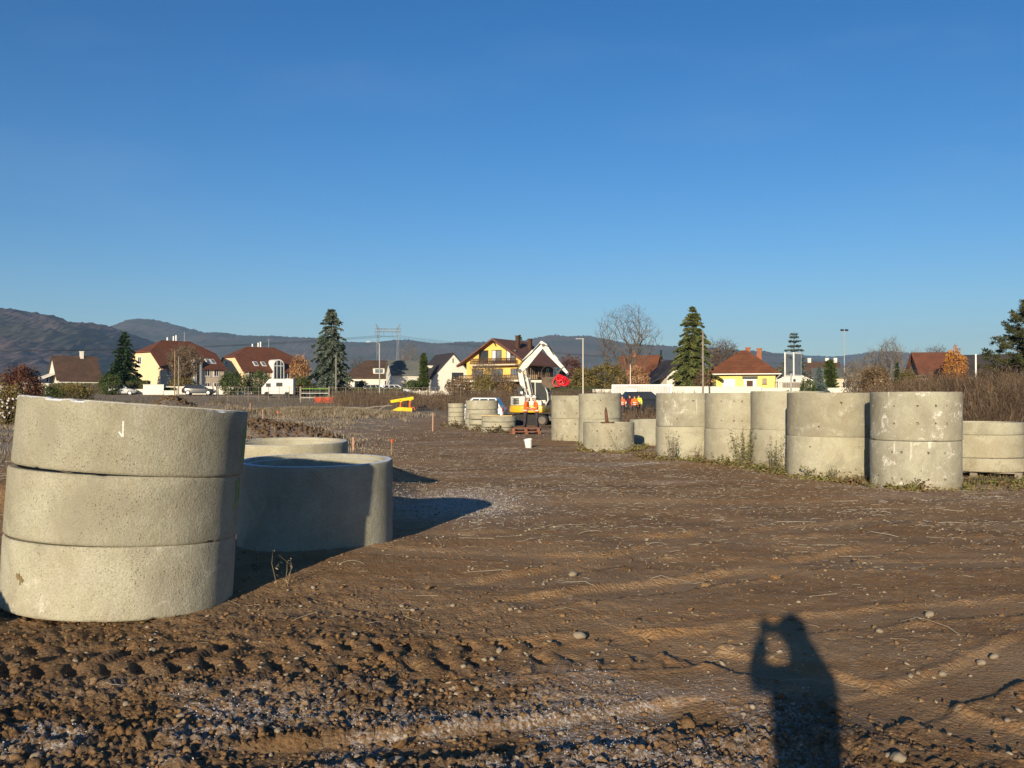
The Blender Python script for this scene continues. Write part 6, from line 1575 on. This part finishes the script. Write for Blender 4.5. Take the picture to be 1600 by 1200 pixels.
# frosted dry grass
def grass_mesh(P, H, mat, name, label, blades=7, wid=.006, sp=.10, lean=.5):
    n = len(P); k = n * blades
    b = np.repeat(P, blades, 0) + rng.normal(size=(k, 2)) * sp; h = np.repeat(H, blades) * rng.uniform(.4, 1.15, k)
    z = gh(b[:, 0], b[:, 1]); B = np.stack([b[:, 0], b[:, 1], z - .015], 1)
    a = rng.uniform(0, 6.283, k); ln = np.abs(rng.normal(size=k)) * lean
    m = B + np.stack([np.cos(a) * ln * h * .3, np.sin(a) * ln * h * .3, h * .62], 1); e = B + np.stack([np.cos(a) * ln * h, np.sin(a) * ln * h, h * (1 - .25 * ln.clip(0, 1.6))], 1)
    aa = a + rng.uniform(-1.6, 1.6, k); S = np.stack([-np.sin(aa), np.cos(aa), np.zeros(k)], 1) * (wid * np.repeat(np.clip(np.hypot(P[:, 0], P[:, 1]) / 14, 1, 3), blades))[:, None]
    V = np.stack([B - S, B + S, m + S * .8, m - S * .8, e], 1).reshape(-1, 3); i = np.arange(k)[:, None] * 5
    me = np_mesh(name, V, i + [0, 1, 2, 3], M[mat]); me2 = np_mesh(name, V, i + [3, 2, 4], M[mat])
    bm = bmesh.new(); bm.from_mesh(me); bm.from_mesh(me2); bm.to_mesh(me); bm.free(); bpy.data.meshes.remove(me2)
    o = link(name, me); props(o, label, 'grass', kind='stuff'); return o
P = area_pts(15000, lambda x, y: np.maximum((1 - sstep(-.24, -.10, x / y + .05 * gnoise(x / 4, y / 3, 241))), .16 * sstep(22, 30, y) * (1 - sstep(-.06, .06, x / y))) * np.clip(clump(x, y, 1.8, 242), .05, 1) * np.clip((20 / y) ** .6, 0, 1) * (1 - .9 * bump(x, y, po(405, 24), 24, 1.4, 1.1)), -45, 5, 12.5, 62)
Hh = (.125 + .08 * gnoise(P[:, 0] / 2, P[:, 1] / 2, 243)).clip(.07, .5) * np.where(P[:, 0] / P[:, 1] * K > -.22, .55, 1.25)
grass_mesh(P, Hh, 'frost_grass', 'grass', 'frosted dry grass on the left part of the field', 7, .0042, .12, .7)
P = area_pts(2200, lambda x, y: np.clip(bump(x, y, po(490, 52), 53, 4, 3), 0, 1), -32, -4, 44, 64)
grass_mesh(P, np.full(len(P), .34), 'dry_grass', 'grass', 'pale straw-coloured grass patch behind the dirt track', 8, .006, .18, .6)
P = area_pts(3800, lambda x, y: sstep(.40, .46, x / y) * (1 - sstep(.9, 1, x / y)) * clump(x, y, 1.1, 251), 6, 26, 13.5, 24)
grass_mesh(P, (.16 + .10 * gnoise(P[:, 0], P[:, 1], 252)).clip(.05, .4), 'scrub_olive', 'grass', 'withered grass around the wide ring at the right edge', 7, .005, .10, .6)
# ------------------------------------------------------------------ plants by the ring stacks
def weed(label, u, d, h, n, mat, seed, spread=.25, leafy=.05, droopy=False):
    d = d * K; x = px(u, d); t = thing('weed', label, 'weed', (x, d, gz2(x, d) - .02), 0, 'weeds before the ring stacks'); g = random.Random(seed)
    mb = MB(); C, D_, L_ = [], [], []
    for k in range(n):
        a = g.uniform(0, 6.28); q = g.uniform(.1, 1) * spread; hh = h * g.uniform(.55, 1.05)
        p0 = Vector((.05 * math.cos(a), .05 * math.sin(a), 0)); p2 = Vector((q * math.cos(a), q * math.sin(a), hh)); p1 = (p0 + p2) / 2 + Vector((g.gauss(0, .03), g.gauss(0, .03), .05))
        pts = [p0, p1, p2]
        if droopy: pts.append(p2 + Vector((.08 * math.cos(a), .08 * math.sin(a), -.10)))
        mb.tube(pts, [.004, .003] + [.0014] * (len(pts) - 2), 4)
        m = int(26 * hh)
        for j in range(m):
            s = g.uniform(.15, 1); c = p0.lerp(p2, s) + Vector((g.gauss(0, .025), g.gauss(0, .025), g.gauss(0, .02))) * (1.5 - s * .6); C.append(c); D_.append((math.cos(a + g.uniform(-2, 2)), math.sin(a + g.uniform(-2, 2)), g.uniform(.1, 1.4))); L_.append(leafy * g.uniform(.4, 1.2) * (1.15 - .5 * s))
    mb.build('stems', M['scrub_olive'], t)['kind'] = 'stuff'
    L_ = np.array(L_); leaf_obj('leaves', np.array(C), np.array(D_), L_, L_ * .33, mat, t)
weed('tall feathery dry grass before the farthest stack of the row, left clump', 1048, 18.5, .85, 14, 'dry_grass', 1, .34, .045, True)
weed('bushy grey-green weed between the fourth and farthest stacks', 1163, 16.9, .95, 26, 'weed', 3, .40, .055)
weed('thin dry stalks before the farthest stack, right clump', 1086, 18.3, .60, 9, 'dry_grass', 4, .25, .04, True)
weed('dry feathery weed before the plain third stack', 1212, 15.9, .85, 14, 'weed', 5, .32, .045, True)
weed('grey-green weed at the foot of the plain third stack', 1222, 15.3, .50, 16, 'weed', 6, .34, .05)
weed('short weed with hanging seed heads before the second stack', 1299, 14.1, .42, 9, 'weed', 7, .14, .045, True)
weed('small weed at the left foot of the second stack', 1262, 14.3, .36, 8, 'weed', 8, .2, .05)
weed('dry stalks leaning on the single perforated ring', 966, 22.0, .8, 5, 'dry_grass', 9, .5, .035)
weed('thin dry stalk at the left of the tall stack by the excavator', 868, 26.6, .7, 4, 'dry_grass', 10, .2, .035)
weed('dead yellow stalks standing in the soil before the shaded ring', 443, 6.2, .34, 4, 'dry_grass', 11, .16, .02)
weed('dead pale stalks standing in the shade before the single ring', 405, 6.75, .26, 3, 'dry_grass', 12, .1, .02)
def cover(poly, n, size, mat, label, seed, hmax=.10):
    """low leafy growth along a line of points"""
    P = []
    for (u0, d0), (u1, d1), w in poly:
        m = n // len(poly); s = rng.uniform(0, 1, m); x = po(u0, d0) + (po(u1, d1) - po(u0, d0)) * s; y = (d0 + (d1 - d0) * s) * K
        P.append(np.stack([x + rng.normal(size=m) * w * .6, y + rng.normal(size=m) * w], 1))
    P = np.concatenate(P); k = gnoise(P[:, 0] / .35, P[:, 1] / .35, seed) > -.25; P = P[k]; n = len(P)
    z = gh(P[:, 0], P[:, 1]) + np.abs(rng.normal(size=n)) * hmax * (.6 + gnoise(P[:, 0] / .5, P[:, 1] / .5, seed + 1)).clip(.15, 1.6)
    o = leaf_obj('ground_cover', np.stack([P[:, 0], P[:, 1], z], 1), unit(n) * [1, 1, .5] + [0, 0, .25], rng.uniform(.5, 1.3, n) * size, rng.uniform(.5, 1, n) * size * .6, mat)
    props(o, label, 'ground cover', kind='stuff')
cover([((1000, 19.6), (1090, 18.4), .22), ((1090, 18.2), (1180, 16.6), .28), ((1180, 16.4), (1260, 14.6), .30), ((1260, 14.3), (1360, 13.5), .22), ((1360, 13.3), (1440, 12.9), .16)], 5600, .040, 'cover', 'green and yellow creeping leaves along the foot of the right-hand row', 301, .09)
cover([((905, 24.8), (1000, 22.2), .20), ((905, 22.6), (985, 21.9), .15), ((985, 22.4), (1010, 24), .2)], 1800, .05, 'cover', 'low green growth around the single perforated ring', 311, .08)
cover([((695, 42.3), (735, 38.2), .4), ((735, 38.2), (765, 34.0), .35), ((765, 33.7), (800, 33.7), .25)], 2400, .08, 'scrub_olive', 'olive grass at the foot of the rings by the excavator', 321, .16)
cover([((1470, 13.6), (1620, 13.6), .5), ((1440, 13.2), (1560, 14.1), .4)], 2600, .04, 'cover', 'low leaves around the pallet at the right edge', 331, .06)
# ------------------------------------------------------------------ stones, clods, straw
def ico(sub):
    bm = bmesh.new(); bmesh.ops.create_icosphere(bm, subdivisions=sub, radius=1.0)
    V = np.array([v.co[:] for v in bm.verts]); F = np.array([[v.index for v in f.verts] for f in bm.faces]); bm.free(); return V, F
def lumps(P, S, mat, name, label, cat, sub=1, sink=.35, flat=.7, smooth=False, rough=.22, lump=0.0):
    V0, F0 = ico(sub); n = len(P); m = len(V0)
    z = gh(P[:, 0], P[:, 1])
    V = np.repeat(V0[None], n, 0) * (1 + rough * rng.normal(size=(n, m, 1)).clip(-1.6, 1.6))
    if lump:
        q = rng.uniform(0, 90, (n, 1)); V = V * (1 + lump * (gnoise(V[..., 0] * 1.9 + q, V[..., 1] * 1.9 + V[..., 2] * 1.6, 601) + .6 * np.abs(gnoise(V[..., 0] * 4.2 + q, V[..., 1] * 4.2 + V[..., 2] * 3.6, 602)) - .2))[..., None]
    A = rng.uniform(0, 6.283, n); ca, sa = np.cos(A)[:, None], np.sin(A)[:, None]
    sx, sy, sz = rng.uniform(.75, 1.35, (n, 1)), rng.uniform(.7, 1.1, (n, 1)), rng.uniform(.55, 1.0, (n, 1)) * flat
    x, y, zz = V[..., 0] * sx, V[..., 1] * sy, V[..., 2] * sz
    tl = rng.normal(size=(n, 1)) * .3; zz = zz + tl * x
    W = np.stack([x * ca - y * sa, x * sa + y * ca, zz], -1) * S[:, None, None]
    W += np.stack([P[:, 0], P[:, 1], z + S * (.5 - sink)], 1)[:, None, :]
    F = (F0[None] + (np.arange(n) * m)[:, None, None]).reshape(-1, 3)
    o = link(name, np_mesh(name, W.reshape(-1, 3), F, M[mat], smooth, {'packed': np.zeros(n * m), 'grass': np.zeros(n * m), 'damp': np.repeat(rng.uniform(.55, 1.0, n), m), 'frost': np.repeat(frost_mask(P[:, 0], P[:, 1]) * .45 * (rng.random(n) < .5), m)} if mat == 'soil' else None)); props(o, label, cat, kind='stuff'); return o
def in_view(x, y): return (np.abs(x / np.maximum(y, .1)) < 1.05)
def clod_d(x, y): return np.clip(rough_o(x, y), 0, 1) ** 1.5 * np.clip((3.6 / np.hypot(x, y)) ** 1.2, 0, 1) * in_view(x, y)
soil_clods = M['soil']
P = area_pts(220, clod_d, -8, 7, 2.5, 11); lumps(P, rng.gamma(2.2, .009, len(P)).clip(.012, .05), 'soil', 'clods', 'crumbled brown soil clods in the foreground', 'clods', 2, .35, .75, False, .0, lump=.5)
P = area_pts(15000, clod_d, -9, 8, 2.5, 13); lumps(P, rng.gamma(1.8, .0048, len(P)).clip(.004, .024), 'soil', 'soil_crumbs', 'small soil crumbs in the foreground', 'crumbs', 1, .4, .9, False, .27)
P = area_pts(2400, lambda x, y: in_view(x, y) * np.clip((3.4 / np.hypot(x, y)) ** .9, 0, 1) * clump(x, y, .55, 402) ** 3, -9, 10, 2.6, 15); lumps(P, rng.gamma(2.0, .0052, len(P)).clip(.004, .022), 'stone', 'gravel', 'small pale pebbles scattered over the soil', 'gravel', 1, .35, .75, True, .12)
hp = np.concatenate([np.stack([po(405, 24) + rng.normal(size=900) * .95, 24 + rng.normal(size=900) * .75], 1), np.stack([po(497, 24.5) + rng.normal(size=600) * .75, 24.5 + rng.normal(size=600) * .6], 1), np.stack([po(340, 25) + rng.normal(size=500) * 1.4, 25.3 + rng.normal(size=500) * .9], 1)]) * [1, K]
lumps(hp, rng.gamma(2.2, .020, len(hp)).clip(.02, .09), 'clod', 'heap_clods', 'dark clods heaped behind the single rings', 'clods', 1, .4, .8, False, .2)
P = [1, K] * np.stack([po(268, 55) + rng.normal(size=400) * 1.1, 55 + rng.normal(size=400) * 1.0], 1); lumps(P, rng.gamma(2.0, .05, len(P)).clip(.04, .2), 'clod', 'heap_clods', 'clods of the small earth mound far left', 'clods', 1, .4, .8, False, .2)
# hoar frost crystals: tiny upright flakes on clods in the frosty patches
P = area_pts(9000, lambda x, y: np.clip(frost_o(x, y), 0, 1) ** 1.4 * in_view(x, y) * np.clip((4.2 / np.hypot(x, y)) ** 1.0, 0, 1), -6, 4, 2.6, 13)
zz = gh(P[:, 0], P[:, 1]); sz = rng.uniform(.002, .0065, len(P)) * np.clip(np.hypot(P[:, 0], P[:, 1]) / 5, 1, 2)
t_ = NT('hoar_frost'); t_.col((.46, .47, .49)); t_.b.inputs['Roughness'].default_value = .7; M['hoar'] = t_.m
o = leaf_obj('hoar_frost', np.stack([P[:, 0], P[:, 1], zz + sz * .6], 1), unit(len(P)) * [1, 1, .6] + [0, 0, .5], sz, sz * .45, 'hoar'); props(o, 'white hoar frost crystals on the soil', 'frost', kind='stuff')
# straw and withered stems lying about
def litter(P, L, mat, name, label, w=.0022, arch=.12):
    n = len(P); a = rng.uniform(0, math.pi, n) ; a = np.where(rng.random(n) < .55, rng.normal(size=n) * .45, a)
    k = 5; s = np.linspace(-.5, .5, k)
    bend = rng.normal(size=n) * .25
    x = P[:, :1] + np.cos(a)[:, None] * s * L[:, None] - np.sin(a)[:, None] * (bend[:, None] * L[:, None] * (s ** 2 * 4 - 1) * .25); y = P[:, 1:] + np.sin(a)[:, None] * s * L[:, None] + np.cos(a)[:, None] * (bend[:, None] * L[:, None] * (s ** 2 * 4 - 1) * .25)
    z = np.maximum(gh(x, y), gh(x, y).mean(1, keepdims=True)) + .004 + (np.abs(rng.normal(size=n)) * arch * L)[:, None] * (1 - 4 * s ** 2)
    ww = (w * rng.uniform(.6, 1.5, n) * np.clip(np.hypot(P[:, 0], P[:, 1]) / 8, 1, 2.2))[:, None]
    nx, ny = -np.sin(a)[:, None] * ww, np.cos(a)[:, None] * ww
    A = np.stack([x + nx, y + ny, z - ww * .6], -1); B = np.stack([x - nx, y - ny, z - ww * .6], -1); T = np.stack([x, y, z + ww], -1)
    V = np.stack([A, B, T], 2).reshape(-1, 3)
    base = (np.arange(n) * k * 3)[:, None, None] + (np.arange(k - 1) * 3)[None, :, None]
    F = np.concatenate([base + [0, 3, 5, 2], base + [2, 5, 4, 1]], 2).reshape(-1, 4)
    o = link(name, np_mesh(name, V, F, M[mat])); props(o, label, 'straw', kind='stuff')
fan = lambda x, y, p: in_view(x, y) * np.clip((7.5 / np.hypot(x, y)) ** p, 0, 1) * sstep(3.2, 7, y) * (.25 + .75 * clump(x, y * 2.0, 1.3, 411))
P = area_pts(14000, lambda x, y: fan(x, y, .7) * np.clip(.25 + sstep(6, 10, y), 0, 1), -9, 16, 3, 24); litter(P, rng.gamma(2, .022, len(P)).clip(.02, .2), 'pale_straw', 'straw', 'pale straw lying over the trampled soil', .0013, .05)
P = area_pts(6500, lambda x, y: fan(x, y, .5) * sstep(7.5, 11, y) * (.1 + frost_o(x, y)), -10, 10, 6, 30); litter(P, rng.gamma(2, .030, len(P)).clip(.03, .22), 'frosty_straw', 'frosted_straw', 'frosted withered stems lying across the middle ground', .0011, .06)
P = area_pts(70, lambda x, y: fan(x, y, .6), -5, 7, 3, 12); litter(P, rng.uniform(.15, .5, len(P)), 'pale_straw', 'twigs', 'longer bleached stems lying on the soil', .0018, .08)
# loose stones large enough to single out: rounded, each its own object
SH = []
for s_ in range(6):
    V0, F0 = ico(3); q = V0 * (1 + .22 * gnoise(V0[:, 0] * 1.3 + s_ * 7, V0[:, 1] * 1.3 + V0[:, 2] * 1.1, 500 + s_) + .05 * gnoise(V0[:, 0] * 5 + s_, V0[:, 1] * 5 + V0[:, 2] * 4, 510 + s_))[:, None]
    SH.append(np_mesh('stone', q * [1, .8, .62], F0, M['stone'], True))
spots = [(1550, 1022, 14), (1530, 1030, 13), (1470, 1048, 12), (1420, 1057, 9), (1432, 1052, 7), (1372, 986, 9), (1343, 962, 6), (1450, 960, 13), (952, 1068, 9), (895, 900, 14), (905, 995, 15), (780, 1010, 11), (925, 973, 6), (480, 1190, 17), (428, 1128, 9), (436, 1147, 11), (425, 1158, 7), (560, 1125, 9), (60, 1172, 17), (285, 1115, 10), (530, 1190, 10), (385, 1192, 9), (430, 1195, 10),
         (620, 1178, 24), (680, 1160, 11), (775, 1165, 12), (560, 1165, 10), (240, 1015, 10), (120, 1028, 8), (555, 990, 8), (1080, 1130, 8), (820, 1075, 8), (745, 1072, 9), (715, 945, 6), (1010, 840, 7), (1190, 1000, 6), (1255, 995, 6), (650, 1080, 9), (1400, 1180, 22), (1385, 1172, 12), (1480, 1140, 8), (1570, 1120, 9), (1160, 1115, 7), (1020, 1020, 6), (300, 1050, 9), (200, 1090, 10)]
REG = [(lambda u, v: v > 1100 and u < 500, 'in the cloddy soil at the bottom left corner'), (lambda u, v: v > 1100 and u < 900, 'along the bottom edge left of the photographer shadow'),
       (lambda u, v: u > 1300 and v > 1090, 'at the bottom right corner'), (lambda u, v: u > 1310 and v > 1010, 'right of the photographer shadow'), (lambda u, v: u < 600, 'in the tread marks below the leaning stack'),
       (lambda u, v: u < 900 and v > 930, 'in the tread marks left of the shadow'), (lambda u, v: v > 930 and u > 1300, 'on smooth soil right of the shadow head'), (lambda u, v: True, 'on the trampled soil in the middle')]
ORD = ['leftmost', 'second from left', 'third from left', 'fourth from left', 'fifth from left', 'sixth from left', 'seventh from left', 'eighth from left', 'ninth from left', 'tenth from left']
seen = [0] * len(REG)
spots = sorted([q for q in spots if q[2] >= 7])
for i, (u, v, r) in enumerate(spots):
    k = next(k for k, (f, _) in enumerate(REG) if f(u, v)); o_ = ORD[min(seen[k], 9)]; seen[k] += 1
    d = CH * FPX / (v - HZ); x = px(u, d); s = r / FPX * d * .62
    o = link('stone', SH[i % 6]); o.location = (x, d, gz2(x, d) + s * .40); o.scale = (s * rnd.uniform(.9, 1.15), s, s * rnd.uniform(.85, 1.1)); o.rotation_euler = (rnd.uniform(-.3, .3), rnd.uniform(-.3, .3), rnd.uniform(0, 6.28))
    props(o, ('large ' if r >= 16 else 'small ' if r < 9 else '') + 'pale stone ' + REG[k][1] + ', ' + o_, 'stone', 'loose stones on the soil')
